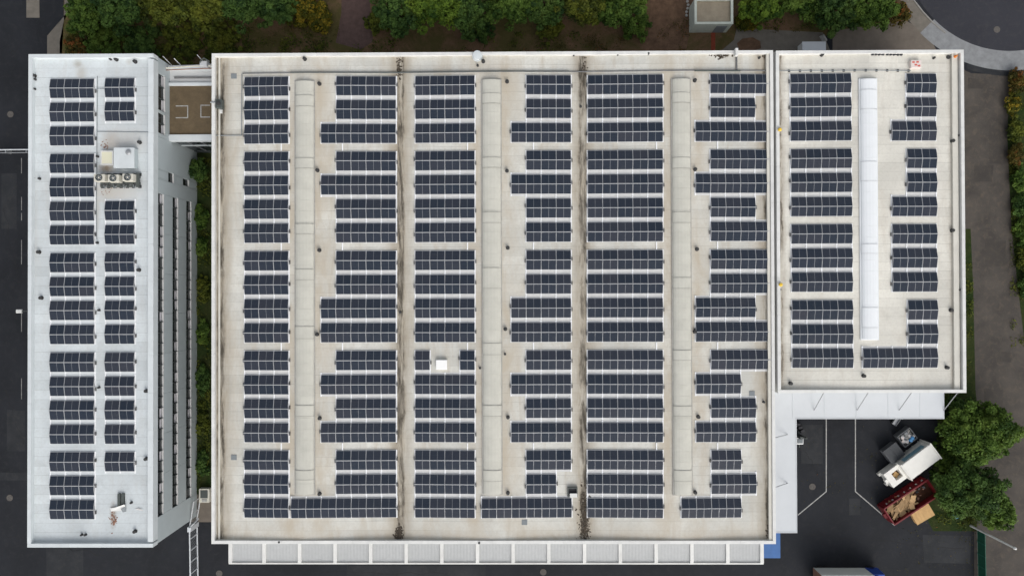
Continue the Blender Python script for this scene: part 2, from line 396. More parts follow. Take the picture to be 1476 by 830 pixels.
NUM = {2: 'two', 4: 'four', 6: 'six', 8: 'eight', 10: 'ten', 12: 'twelve', 14: 'fourteen'}

# ------------------------------------------------------------------ heights
Z_PAR, Z_ROOF = 10.90, 10.36

# ================================================================== GROUND
g = MB().quad([(-500, -500, 0), (500, -500, 0), (500, 500, 0), (-500, 500, 0)]).build('ground', 'asphalt'); struct(g)
def sheet(name, pix, z, m, kind='structure', parent=None):
    pts = [P(x, y, z) for x, y in pix]
    a = sum(pts[i].x * pts[(i + 1) % len(pts)].y - pts[(i + 1) % len(pts)].x * pts[i].y for i in range(len(pts)))
    if a < 0: pts.reverse()
    o = MB().quad(pts).build(name, m, parent)
    if kind: struct(o, kind)
    return o
# planted strip north of the buildings, its bare tracks and the paved corner
sheet('planting_bed', [(92, -260), (92, 30), (84, 60), (84, 140), (330, 140), (1060, 140), (1060, -260)], 0.004, 'soil_grass')
sheet('earth_track', [(497, -260), (492, 20), (484, 62), (520, 72), (538, 60), (534, 20), (528, -260)], 0.008, 'track_earth')
sheet('earth_path', [(938, -260), (936, 40), (925, 78), (985, 90), (996, 40), (1000, -260)], 0.008, 'earth')
sheet('planting_bed', [(1060, -260), (1060, 46), (1190, 52), (1310, 36), (1302, 0), (1296, -260)], 0.004, 'soil_grass')
sheet('pavement', [(1034, 78), (1058, 58), (1062, 41), (1186, 47), (1196, 72), (1196, 130), (1034, 130)], 0.012, 'pavement_grey')
sheet('pavement', [(1200, 130), (1200, 45), (1304, 30), (1322, 38), (1346, 66), (1362, 92), (1385, 99), (1385, 130)], 0.012, 'pavement_brown')
sheet('footpath', [(1296, -120), (1299, 20), (1318, 38), (1346, 66), (1362, 48), (1330, 18), (1316, 0), (1306, -120)], 0.016, 'pavement_grey')
sheet('red_strip', [(1025, 40), (1031, 40), (1031, 100), (1025, 100)], 0.016, 'red_brick_strip')
sheet('leaf_litter', [(1062, 63), (1070, 56), (1085, 54), (1096, 60), (1097, 70), (1085, 74), (1066, 73)], 0.018, 'earth')
# the turning circle in the corner
RC = P(1455, -77, 0)
def ring_sheet(name, r0, r1, a0, a1, z, m, n=48):
    b = MB()
    for i in range(n):
        t0 = a0 + (a1 - a0) * i / n; t1 = a0 + (a1 - a0) * (i + 1) / n
        q = [(RC.x + r * math.cos(t), RC.y + r * math.sin(t), z) for r, t in ((r0, t0), (r1, t0), (r1, t1), (r0, t1))]
        b.quad(q)
    o = b.build(name, m); return struct(o)
PX = F_PX / CAM_H
ring_sheet('turning_circle', 74 / PX, 151 / PX, 0, 2 * math.pi, 0.020, 'asphalt_round', 72)
ring_sheet('concrete_apron', 151 / PX, 179 / PX, R(-136), R(-20), 0.022, 'concrete')
ring_sheet('asphalt_edge', 179 / PX, 187 / PX, R(-110), R(-20), 0.024, 'asphalt_pale')
def kerb(name, pts, wd=0.14, h=0.12, m='kerb_stone'):
    b = MB()
    for i in range(len(pts) - 1):
        a, c = Vector(pts[i]), Vector(pts[i + 1]); d = (c - a).normalized(); s = Vector((-d.y, d.x, 0)) * wd / 2
        lo = [a - s, c - s, c + s, a + s]; hi = [p + Vector((0, 0, h)) for p in lo]
        b.ring([p - Vector((0, 0, .02)) for p in lo], hi); b.quad(hi)
    return struct(b.build(name, m))
isl = MB().lathe([(73.6 / PX, 0), (73.6 / PX, 0.14), (71.5 / PX, 0.15)], 72, (RC.x, RC.y, 0)).build('island_kerb', 'kerb_stone'); struct(isl)
gi = MB().lathe([(71 / PX, 0.0), (71 / PX, 0.20), (40 / PX, 0.5)], 48, (RC.x, RC.y, 0)).build('island_lawn', 'soil_grass', smooth=True); struct(gi)
kerb('footpath_kerb', [P(x, y, 0.0) for x, y in ((1308, -120), (1316, 0), (1330, 18), (1345, 34), (1362, 48))])
# east lane and the grass beside the annexe
sheet('lane', [(1360, 88), (1400, 106), (1455, 108), (1452, 200), (1458, 330), (1468, 420), (1480, 520), (1560, 1300), (1405, 1300), (1404, 600), (1360, 560)], 0.010, 'asphalt_lane')
for pp in ([(1420, 347), (1450, 347), (1449, 384), (1420, 384)], [(1395, 112), (1420, 116), (1420, 128), (1395, 128)],
           [(1440, 506), (1458, 508), (1457, 522), (1437, 521)], [(1425, 180), (1452, 182), (1452, 236), (1426, 236)], [(1404, 240), (1432, 238), (1430, 262), (1404, 262)],
           [(1418, 560), (1445, 562), (1447, 600), (1420, 600)]):
    sheet('lane_patch', pp, 0.014, 'asphalt_patch')
sheet('verge', [(1380, 330), (1399, 330), (1403, 420), (1406, 560), (1414, 640), (1408, 765), (1345, 765), (1330, 735), (1352, 640), (1352, 560), (1380, 560)], 0.014, 'grass_ground')
sheet('verge', [(1455, 100), (1520, 60), (1700, 60), (1700, 620), (1480, 520), (1468, 420), (1458, 330), (1452, 200)], 0.006, 'grass_ground')
# north-west pavement, gap bed, marks
sheet('pavement', [(68, 130), (68, 52), (96, 20), (112, 0), (130, -60), (95, -60), (92, 30), (86, 60), (86, 130)], 0.012, 'pavement_grey')
sheet('island_slab', [(38, -60), (56, -60), (57, 26), (38, 26)], 0.02, 'pavement_grey')
sheet('planting_bed', [(276, 205), (330, 205), (330, 712), (276, 712)], 0.006, 'grass_ground')
sheet('paving_slabs', [(276, 712), (330, 712), (330, 752), (276, 752)], 0.010, 'pavement_brown')
sheet('asphalt_patch', [(-20, 680), (70, 682), (70, 692), (-20, 692)], 0.006, 'asphalt_pale')
sheet('asphalt_patch', [(66, 780), (120, 780), (120, 850), (68, 850)], 0.006, 'asphalt_pale')
sheet('asphalt_patch', [(1224, 718), (1240, 718), (1240, 742), (1224, 742)], 0.006, 'asphalt_pale')
def crack(x0, y0, x1, y1, n=14, amp=2.5):
    pts = [P(x0 + (x1 - x0) * i / n + random.uniform(-amp, amp) * (0 < i < n), y0 + (y1 - y0) * i / n + random.uniform(-amp, amp) * (0 < i < n), 0.006) for i in range(n + 1)]
    b = MB()
    for i in range(n):
        d = (pts[i + 1] - pts[i]).normalized(); s_ = Vector((-d.y, d.x, 0)) * random.uniform(.015, .035); b.quad([pts[i] - s_, pts[i + 1] - s_, pts[i + 1] + s_, pts[i] + s_])
    return struct(b.build('tar_seam', 'rubber'))
for c_ in ((2, 90, 36, 60), (5, 300, 30, 420), (8, 560, 34, 640), (0, 770, 150, 800), (1160, 770, 1390, 790), (1215, 610, 1222, 720), (400, 822, 640, 826), (1160, 650, 1185, 690)): crack(*c_)
for pp in ([(2, 250), (24, 250), (24, 330), (2, 330)], [(10, 590), (36, 592), (36, 650), (10, 650)], [(1330, 770), (1400, 772), (1398, 812), (1332, 810)], [(1155, 612), (1186, 612), (1186, 668), (1155, 668)], [(500, 815), (700, 815), (700, 840), (500, 840)]):
    sheet('asphalt_patch', pp, 0.004, 'asphalt_pale')
def painted(pix, wd=0.10, m='paint_white', z=0.008):
    b = MB(); pts = [P(x, y, z) for x, y in pix]
    for i in range(len(pts) - 1):
        a, c = pts[i], pts[i + 1]; d = (c - a).normalized(); s = Vector((-d.y, d.x, 0)) * wd / 2
        b.quad([a - s, c - s, c + s, a + s])
    o = b.build('bay_line', m); return struct(o)
painted([(1191, 560), (1191, 708), (1150, 742)], 0.13)
painted([(1233, 560), (1233, 708), (1290, 757)], 0.13)
for a, b_ in ((228, 250), (284, 303), (307, 318), (346, 381), (448, 478), (545, 575)):
    painted([(31, a), (31, b_)], 0.09, 'paint_worn')
def manhole(px, py, r=0.34):
    b = MB().lathe([(r * 1.25, 0.0), (r * 1.25, 0.012), (r, 0.016), (r * 0.96, 0.010), (0.02, 0.012)], 20)
    o = b.build('manhole_cover', 'cover_grey', loc=P(px, py, 0.022)); return o
for px, py, lb in ((15, 165, 'round manhole cover in asphalt above the white barrier'), (14, 717, 'round manhole cover in asphalt left of office lower end'),
                   (316, 826, 'round manhole cover in asphalt below hall left corner'), (783, 824, 'round manhole cover in asphalt below south canopy'),
                   (1437, 43, 'round pale manhole cover in the turning circle'), (1171, 701, 'small round cover beside yard bay line')):
    tag(manhole(px, py), lb, 'manhole cover', 'manhole covers')

# ================================================================== BUILDINGS
def xy(px, py, z): p = P(px, py, z); return p.x, p.y
OX0, OY1 = xy(41.0, 78.5, Z_PAR); OX1, OY0 = xy(220.5, 788.5, Z_PAR)
HX0, HY1 = xy(304.5, 77.0, Z_PAR); HX1, HY0 = xy(1119.0, 784.0, Z_PAR)
AX0 = xy(1119.0, 300, Z_PAR)[0] + 0.06; AX1, AY0 = xy(1393.5, 566.0, Z_PAR + 0.05); AY1 = xy(1200, 73.0, Z_PAR)[1]
office = empty('office_building', ((OX0 + OX1) / 2, (OY0 + OY1) / 2, 0), 'long narrow pale office building with three rows of windows, left of the hall', 'building')
hall = empty('main_hall', ((HX0 + HX1) / 2, (HY0 + HY1) / 2, 0), 'large industrial hall with three barrel rooflights and stained beige roof', 'building')
annex = empty('annexe_hall', ((AX0 + AX1) / 2, (AY0 + AY1) / 2, 0), 'smaller cream roofed hall with one white rooflight, right of the main hall', 'building')

def parapet(root, x0, x1, y0, y1, wd, zt, m, zi, inner=None, sides='wens'):
    """four coping rails butted end to end, slightly uneven joints between coping lengths"""
    def run(ax, a, b, c0, c1):
        n = max(1, int(abs(b - a) / 4.0)); 
        for i in range(n):
            p = a + (b - a) * i / n + 0.006; q = a + (b - a) * (i + 1) / n - 0.006
            bx = MB(); zz = zt + random.uniform(-0.004, 0.004)
            if ax == 'x': bx.box(p, q, c0, c1, zi, zz)
            else: bx.box(c0, c1, p, q, zi, zz)
            bx.build('coping', m, root)
    if 'n' in sides: run('x', x0, x1, y1 - wd, y1)
    if 's' in sides: run('x', x0, x1, y0, y0 + wd)
    if 'w' in sides: run('y', y0 + wd, y1 - wd, x0, x0 + wd)
    if 'e' in sides: run('y', y0 + wd, y1 - wd, x1 - wd, x1)

def strip_roof(name, root, x0, x1, y0, y1, zf, m, sw=1.05, nx=1, lap=0.006):
    """roof felt in strips across the slope, each with its own tint and a small lap step"""
    v, f, t = [], [], []
    n = int(round((y1 - y0) / sw)); xs = [x0 + (x1 - x0) * i / nx for i in range(nx + 1)]
    for i in range(n):
        a = y0 + (y1 - y0) * i / n; b = y0 + (y1 - y0) * (i + 1) / n
        cuts = [x0] + ([x0 + (x1 - x0) * random.uniform(0.3, 0.7)] if x1 - x0 > 6 else []) + [x1]
        for q in range(len(cuts) - 1):
            p, r = cuts[q], cuts[q + 1]; k = len(v)
            a2 = a + 0.045; v += [(p, a2, zf(p) + lap), (r, a2, zf(r) + lap), (r, b, zf(r)), (p, b, zf(p))]; f.append((k, k + 1, k + 2, k + 3)); t.append(random.random())
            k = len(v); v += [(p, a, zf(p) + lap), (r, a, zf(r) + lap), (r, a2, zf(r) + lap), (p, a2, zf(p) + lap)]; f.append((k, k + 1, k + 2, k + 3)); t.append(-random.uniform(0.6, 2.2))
            k = len(v); v += [(p, a, zf(p) - .02), (r, a, zf(r) - .02), (r, a, zf(r) + lap), (p, a, zf(p) + lap)]; f.append((k, k + 1, k + 2, k + 3)); t.append(0.1)
    me = bpy.data.meshes.new(name); me.from_pydata(v, [], f); me.materials.append(M[m])
    at = me.attributes.new('tint', 'FLOAT', 'FACE'); at.data.foreach_set('value', t); me.update()
    return link(name, me, root)

# --- roofs
def xr(px, y=415, z=Z_ROOF): return xy(px, y, z)[0]
V1, V2 = xr(576), xr(842); RD = [xr(439), xr(709), xr(983.5)]
GL, GR = xr(318), xr(1107)
SLOPE = 0.026
def hall_z(x):
    if x < (GL): return Z_ROOF - 0.02
    if x > GR: return Z_ROOF - 0.02
    lo = [(GL, V1, RD[0]), (V1, V2, RD[1]), (V2, GR, RD[2])]
    for a, b, r in lo:
        if a <= x <= b: return Z_ROOF + (min(x - a, b - x) if (x - a if x < r else b - x) < 0 else (x - a if x < r else b - x)) * SLOPE * (1.0)
    return Z_ROOF
def hall_zs(x):
    for a, b, r in ((GL, V1, RD[0]), (V1, V2, RD[1]), (V2, GR, RD[2])):
        if a <= x <= b:
            pk = 0.27; return Z_ROOF - 0.02 + pk * ((x - a) / (r - a) if x <= r else (b - x) / (b - r))
    return Z_ROOF - 0.02
AR = xr(1253.5); AGL, AGR = xr(1126.5), xr(1376.5)
def annex_z(x):
    if AGL <= x <= AGR: return Z_ROOF - 0.02 + 0.24 * ((x - AGL) / (AR - AGL) if x <= AR else (AGR - x) / (AGR - AR))
    return Z_ROOF - 0.02
roof_material('hall_felt', (0.63, 0.625, 0.575), (0.475, 0.425, 0.345), 0.9, [GL, V1 + 0.1, V2 - 0.1, GR], 0.50, moss_thr=0.455, tan_lines=[GL, V1, V2, GR] + [r + s_ * 1.75 for r in RD for s_ in (-1, 1)], tan_y=[HY0 + 0.4])
roof_material('annex_felt', (0.685, 0.667, 0.60), (0.53, 0.48, 0.405), 0.55, [AGL - 0.05, AGR], 0.22, moss_thr=0.50)
roof_material('office_felt', (0.60, 0.643, 0.655), (0.52, 0.525, 0.505), 0.55, [], 0.3, spots=[(*xy(px, py, Z_ROOF), rx_, ry_, c_, a_) for px, py, rx_, ry_, c_, a_ in ((112, 92, .7, .6, (.30, .27, .22), .55), (117, 106, .9, 1.3, (.40, .36, .30), .5), (160, 205, 1.3, 1.6, (.30, .24, .18), .6), (153, 243, 1.2, .8, (.26, .18, .10), .8), (156, 278, 1.6, 1.4, (.38, .34, .27), .6), (186, 89, .5, .5, (.42, .40, .36), .5), (140, 300, .5, 4.0, (.42, .40, .36), .5), (163, 742, .45, 1.9, (.26, .20, .15), .75), (170, 275, 3.2, 2.2, (.52, .50, .46), .7), (180, 205, 3.5, 2.0, (.55, .53, .49), .6), (50, 330, .5, 9.0, (.50, .51, .50), .5))])
pw = 0.36
hs_x = [HX0 + pw, GL, RD[0], V1, RD[1], V2, RD[2], GR, HX1 - pw]
for i in range(8):
    strip_roof('roof_slope', hall, hs_x[i], hs_x[i + 1], HY0 + pw, HY1 - pw, hall_zs, 'hall_felt')
as_x = [AX0 + pw, AGL, AR, AGR, AX1 - pw]
for i in range(4):
    strip_roof('roof_slope', annex, as_x[i], as_x[i + 1], AY0 + pw, AY1 - pw, annex_z, 'annex_felt')
strip_roof('roof_slope', office, OX0 + 0.4, OX1 - 0.55, OY0 + 0.4, OY1 - 0.4, lambda x: Z_ROOF, 'office_felt', 1.1)
parapet(hall, HX0, HX1, HY0, HY1, pw, Z_PAR - 0.1, 'white_trim', Z_ROOF - 0.5)
parapet(annex, AX0, AX1, AY0, AY1, pw, Z_PAR, 'white_trim', Z_ROOF - 0.5)
parapet(office, OX0, OX1, OY0, OY1, 0.42, Z_PAR, 'white_trim_cool', Z_ROOF - 0.5, sides='wns')
parapet(office, OX0, OX1 , OY0, OY1, 0.62, Z_PAR - 0.003, 'white_trim_cool', Z_ROOF - 0.5, sides='e')
# raised gutter upstands on the outer slopes
def upstand(root, x, y0, y1, m, z, wd=0.10, h=0.16):
    MB().box(x - wd / 2, x + wd / 2, y0, y1, z - 0.05, z + h).build('gutter_upstand', m, root)
upstand(hall, HX1 - 0.56, HY0 + pw, HY1 - pw, 'cream_trim', Z_ROOF, 0.34, 0.30)
upstand(hall, HX0 + 0.75, HY0 + pw, HY1 - pw, 'cream_trim', Z_ROOF, 0.16, 0.14)
upstand(annex, AX1 - 0.85, AY0 + pw, AY1 - pw, 'cream_trim', Z_ROOF, 0.62, 0.25)
upstand(office, OX1 - 0.86, OY0 + .5, OY1 - .5, 'white_trim_cool', Z_ROOF, 0.05, 0.05)

# --- walls (flat inner shell; the facade panels stand proud of it)
def shell(root, x0, x1, y0, y1, m, zt=Z_ROOF - 0.05, sides='wens', t=0.25, name='wall'):
    if 'w' in sides: MB().box(x0, x0 + t, y0, y1, 0, zt).build(name, m, root)
    if 'e' in sides: MB().box(x1 - t, x1, y0, y1, 0, zt).build(name, m, root)
    if 'n' in sides: MB().box(x0 + t, x1 - t, y1 - t, y1, 0, zt).build(name, m, root)
    if 's' in sides: MB().box(x0 + t, x1 - t, y0, y0 + t, 0, zt).build(name, m, root)
shell(hall, HX0 + 0.06, HX1 - 0.06, HY0 + 0.06, HY1 - 0.06, 'hall_cladding')
shell(annex, AX0 + 0.06, AX1 - 0.06, AY0 + 0.06, AY1 - 0.06, 'hall_cladding')
shell(office, OX0 + 0.06, OX1 - 0.06, OY0 + 0.06, OY1 - 0.06, 'facade', sides='wns')
WX = OX1 - 0.06                       # outer face of the office's yard-side facade
MB().box(WX - 0.75, WX - 0.36, OY0 + 0.4, OY1 - 0.4, 0, Z_ROOF - 0.06).build('wall', 'frame_dark', office)

# --- office facade: spandrel panels, ribbon windows in recesses
WY1 = xy(228, 279, 9.2)[1]; WY0 = xy(229, 743, 9.2)[1]       # extent of the ribbon windows along y
bands = [(8.55, 9.80), (5.10, 6.35), (1.65, 2.90)]
zs = [0.0, bands[2][0], bands[2][1], bands[1][0], bands[1][1], bands[0][0], bands[0][1], Z_ROOF - 0.5]
def facade_panel(y0, y1, z0, z1, x0=None):
    MB().box(WX - 0.35, WX, y0 + 0.012, y1 - 0.012, z0 + 0.01, z1 - 0.01).build('facade_panel', 'facade', office)
npan = 8
LY1 = xy(243, 120, 7.4)[1]; LY0 = xy(243, 203, 7.4)[1]         # link wing along y
ys_r = [WY0 + (WY1 - WY0) * i / npan for i in range(npan + 1)]
for i in range(npan):
    for k in (0, 2, 4, 6): facade_panel(ys_r[i], ys_r[i + 1], zs[k], zs[k + 1])
def facade_full(y0, y1, holes=()):
    """full height stretch cut by a few window openings (yo0, yo1, zo0, zo1)"""
    yy = sorted({y0, y1, *[h[0] for h in holes], *[h[1] for h in holes]})
    for a, b in zip(yy[:-1], yy[1:]):
        hz = sorted([(h[2], h[3]) for h in holes if h[0] <= a + 1e-6 and h[1] >= b - 1e-6]); z = 0.0
        for z0, z1 in hz: facade_panel(a, b, z, z0); z = z1
        for zz0, zz1 in ((z, Z_ROOF - 0.5),): facade_panel(a, b, zz0, zz1)
facade_full(OY0 + 0.06, WY0)
def wy(px, py, z): return xy(px, py, z)[1]
o1 = (wy(243, 263, 7.0), wy(243, 249, 7.0), 6.2, 7.4); o2 = (wy(262, 268, 3.2), wy(262, 258, 3.2), 2.3, 3.8)
facade_full(WY1, LY0 - 0.02, [o1, o2])
n1 = (wy(231, 160, 9), wy(231, 108, 9), 8.3, 9.75); n2 = (wy(231, 193, 9), wy(231, 164, 9), 8.3, 9.75)
facade_full(LY0 - 0.02, OY1 - 0.06, [n1, n2])
def window(y0, y1, z0, z1, blind):
    """one window of a ribbon: frame set back in the wall, pane, deep sill, a blind behind the glass, a fin to the next window"""
    me = MB(); fx0, fx1 = WX - 0.215, WX - 0.15
    me.box(fx0, fx1, y0, y0 + 0.06, z0, z1); me.box(fx0, fx1, y1 - 0.06, y1, z0, z1)
    me.box(fx0, fx1, y0 + 0.06, y1 - 0.06, z0, z0 + 0.07); me.box(fx0, fx1, y0 + 0.06, y1 - 0.06, z1 - 0.07, z1)
    fr = me.build('window', 'frame_dark', office)
    p = MB().box(WX - 0.19, WX - 0.17, y0 + 0.06, y1 - 0.06, z0 + 0.07, z1 - 0.07).mesh('pane', 'glass_dark')
    po = link('pane', p); po.parent = fr
    s = MB().box(WX - 0.145, WX + 0.05, y0 + 0.045, y1 - 0.005, z0 - 0.05, z0 + 0.03).mesh('sill', 'sill'); so_ = link('sill', s); so_.parent = fr
    f = MB().box(WX - 0.145, WX - 0.03, y0 - 0.03, y0 + 0.04, z0 - 0.02, z1).mesh('fin', 'frame_dark'); fo = link('fin', f); fo.parent = fr
    if blind > 0.05:
        b = MB().box(WX - 0.166, WX - 0.16, y0 + 0.1, y1 - 0.1, z0 + 0.09, z0 + 0.09 + (z1 - z0 - 0.18) * blind).mesh('blind', 'blind'); bo = link('blind', b); bo.parent = fr
nw = 30
for bz0, bz1 in bands:
    for i in range(nw):
        a = WY0 + (WY1 - WY0) * i / nw; b = WY0 + (WY1 - WY0) * (i + 1) / nw
        window(a, b, bz0, bz1, random.choice((0, 0, 0, 0, 0.25, 0.4)))
for h in (o1, o2): window(h[0], h[1], h[2], h[3], 0.0)
for h in (n1, n2):
    k = 3 if h is n1 else 2
    for i in range(k): window(h[0] + (h[1] - h[0]) * i / k, h[0] + (h[1] - h[0]) * (i + 1) / k, h[2], h[3], 0.0 if i % 2 else 0.3)

# --- glazed link between office and hall
LX0, LX1 = WX + 0.01, HX0 + 0.05
linkb = empty('link_corridor', ((LX0 + LX1) / 2, (LY0 + LY1) / 2, 0), 'low link wing with brown felt roof joining office and main hall', 'building')
LZ = 7.15
strip_roof('roof_slope', linkb, LX0 + 0.02, LX1 - .01, LY0 + 0.75, LY1 - 0.3, lambda x: LZ, 'brown_felt', 1.4)
MB().box(LX0, LX1, LY0, LY0 + 0.75, LZ - 0.6, LZ + 0.22).build('parapet', 'white_trim_cool', linkb, bevel=0.02)
MB().box(LX0, LX1, LY1 - 0.3, LY1 + 0.06, LZ - 0.6, LZ + 0.22).build('parapet', 'white_trim_cool', linkb, bevel=0.02)
for z0, z1, m in ((0, 0.9, 'frame_dark'), (4.0, 4.4, 'facade')): MB().box(LX0 + 0.02, LX1 - 0.1, LY0 + 0.05, LY0 + 0.20, z0, z1).build('spandrel', m, linkb)
for z0, z1 in ((0.9, 4.0), (4.4, LZ - 0.6)):
    for i in range(4):
        a = LX0 + 0.02 + (LX1 - LX0 - 0.12) * i / 4; b = LX0 + 0.02 + (LX1 - LX0 - 0.12) * (i + 1) / 4
        MB().box(a + 0.05, b - 0.05, LY0 + 0.12, LY0 + 0.15, z0, z1).build('pane', 'glass_dark', linkb)
        MB().box(b - 0.05, b + 0.05, LY0 + 0.05, LY0 + 0.18, z0, z1).build('mullion', 'steel', linkb)
# north strip of the link: lower pale flat roof with pipes above
ny1 = wy(260, 98, LZ); ny0 = LY1 + 0.06
MB().box(LX0, LX1, ny0, ny1, 0, LZ - 0.15).build('wall', 'facade', linkb)
MB().box(LX0, LX1, ny0 + 0.002, ny1 + 0.05, LZ - 0.149, LZ - 0.05).build('roof_slope', 'hall_cladding', linkb)
MB().box(LX0 + 0.6, LX1 - .3, ny0 + 0.55, ny0 + 0.75, LZ - 0.049, LZ + 0.10).build('kerb', 'pipe_grey', linkb)
MB().box(LX0, LX1, ny1 - 0.35, ny1 + 0.09, LZ - 0.049, LZ + 0.32).build('parapet', 'white_trim_cool', linkb)
# brackets painted on the brown roof
def roof_line(px0, py0, px1, py1):
    a, b = P(px0, py0, LZ + 0.012), P(px1, py1, LZ + 0.012); x0, x1 = sorted((a.x, b.x)); y0, y1 = sorted((a.y, b.y)); h = 0.055
    MB().box(x0 - h, x1 + h, y0 - h, y1 + h, LZ + 0.006, LZ + 0.012).build('painted_line', 'paint_white', linkb)
for (xa, xb, ya, yb, side) in ((254, 270.5, 153, 170, 1), (289.5, 302, 152, 169, -1)):
    roof_line(xa, ya, xb, ya); roof_line(xa, yb, xb, yb)
    xs_ = xb if side > 0 else xa; roof_line(xs_, ya + 1.4, xs_, yb - 1.4)
# pipe bundle bridging office and hall
pb = empty('pipe_bridge', P(262, 94, LZ + 0.5), 'thin pipes and rails crossing from office roof to hall roof', 'pipes')
for py, r, z, m in ((92.5, 0.05, LZ + 1.1, 'steel'), (95.5, 0.09, LZ + 0.9, 'ac_body'), (98.5, 0.06, LZ + 0.8, 'rear_brown')):
    a, b = P(226, py + 3, z), P(303, py, z); b.x = HX0 - 0.02; a.x = WX + 0.02
    mid = (a + b) / 2 + Vector((0, random.uniform(-.15, .15), -0.05))
    MB().tube([a, mid, b], r, 7).build('pipe', m, pb)
for px, py in ((241, 90), (257, 93), (290, 88)):
    p = P(px, py, LZ + 1.1); MB().tube([p - Vector((0, 0, 1.0)), p + Vector((-0.2, 0.5, 0.6))], 0.045, 6).build('post', 'aluminium', pb)
q = P(295, 93, LZ + 1.0)
MB().box(q.x - 0.45, q.x + 0.40, q.y - 0.35, q.y + 0.30, q.z - 0.9, q.z + 0.35).build('valve_box', 'aluminium', pb, bevel=0.04)
MB().tube([q + Vector((-.4, .1, .4)), q + Vector((0.2, .5, .7)), q + Vector((.75, .2, .35))], 0.09, 8).build('pipe', 'dark_steel', pb)

# ================================================================== ROOFLIGHTS
def rooflight(root, px0, px1, py0, py1, zb, m, hgt, pitch=1.25, hatches=(), kerb_m='kerb_grey'):
    x0, y1 = xy(px0, py0, zb + 0.3); x1, y0 = xy(px1, py1, zb + 0.3); cx = (x0 + x1) / 2; hw = (x1 - x0) / 2
    rl = link('rooflight', MB().box(x0, x1, y0, y1, zb - 0.1, zb + 0.16).mesh('rooflight', kerb_m), root)
    def seg(ya, yb, s=1.0, dz=0.0, name='glazing_panel', mm=None):
        b = MB(); N = 8; arc = [(-hw * 0.9 * s * math.cos(math.pi * i / N), zb + 0.16 + dz + hgt * math.sin(math.pi * i / N)) for i in range(N + 1)]
        v0 = [(cx + a, ya, z) for a, z in arc]; v1 = [(cx + a, yb, z) for a, z in arc]
        for i in range(N): b.quad([v0[i + 1], v0[i], v1[i], v1[i + 1]])
        b.quad(list(v0)); b.quad(list(reversed(v1)))
        o = link(name, b.mesh(name, mm or m)); o.parent = rl
        for p in o.data.polygons[:N]: p.use_smooth = True
        return o
    n = int((y1 - y0 - 0.2) / pitch); Y0 = y0 + 0.1; st = (y1 - y0 - 0.2) / n
    for i in range(n): seg(Y0 + st * i + 0.004, Y0 + st * (i + 1) - 0.004, 1.0, random.uniform(-0.006, 0.006))
    for ha, hb in hatches:
        ya = xy(px0, hb, zb)[1]; yb = xy(px0, ha, zb)[1]
        seg(ya, yb, 1.02, 0.035, 'vent_flap')
        for yy in (ya, yb - 0.07): seg(yy, yy + 0.07, 1.03, 0.045, 'flap_frame', mm='flap_edge_white' if 'white' in m else 'flap_edge')
    return rl
HT = 0.50
zrl = Z_ROOF + 0.20
HT = 0.36
rooflight(hall, 424.0, 453.5, 116, 713, zrl, 'rooflight', HT, hatches=((139, 155), (229, 244), (323, 338), (388, 404), (470, 488), (583, 599), (676, 690)))
rooflight(hall, 693.5, 724.5, 114, 713, zrl, 'rooflight', HT, hatches=((136, 151), (228, 243), (306, 322), (386, 416), (494, 511), (583, 599), (676, 692)))
rooflight(hall, 967.5, 999.0, 113, 714, zrl, 'rooflight', HT, hatches=((135, 150), (228, 244), (306, 322), (400, 416), (504, 519), (584, 599), (676, 692)))
rooflight(annex, 1239.0, 1268.0, 113, 490, zrl, 'rooflight_white', HT, hatches=((131, 159), (234, 262), (352, 366), (443, 472)), kerb_m='rooflight_white')

# ================================================================== SOLAR ARRAYS
PW, PD, PITCH, TILT, RGAP = 1.70, 1.11, 1.733, R(10), 0.04
def panel_mesh():
    b = MB(); x, y, t = PW / 2, PD / 2, 0.035; fr = 0.018; g = 0.013
    b.box(-x, x, -y, -y + fr, 0, t, 1); b.box(-x, x, y - fr, y, 0, t, 1); b.box(-x, -x + fr, -y + fr, y - fr, 0, t, 1); b.box(x - fr, x, -y + fr, y - fr, 0, t, 1)
    for a, c in ((-x + fr, -g), (g, x - fr)): b.quad([(a, -y + fr, t - .003), (c, -y + fr, t - .003), (c, y - fr, t - .003), (a, y - fr, t - .003)], 0)
    b.quad([(-g, -y + fr, t - .003), (g, -y + fr, t - .003), (g, y - fr, t - .003), (-g, y - fr, t - .003)], 2)
    return b.mesh('solar_panel', ['panel_glass', 'aluminium', 'steel'])
PM = panel_mesh()
RIDGE_Z = 0.10 + PD * math.sin(TILT)
JB = MB().box(-0.06, 0.06, -0.20, 0.20, 0, 0.14).mesh('junction_box', 'junction')
rail_cache, mat_cache, strut_cache = {}, {}, {}
HALF = RGAP / 2 + PD * math.cos(TILT)          # half depth of a tent row
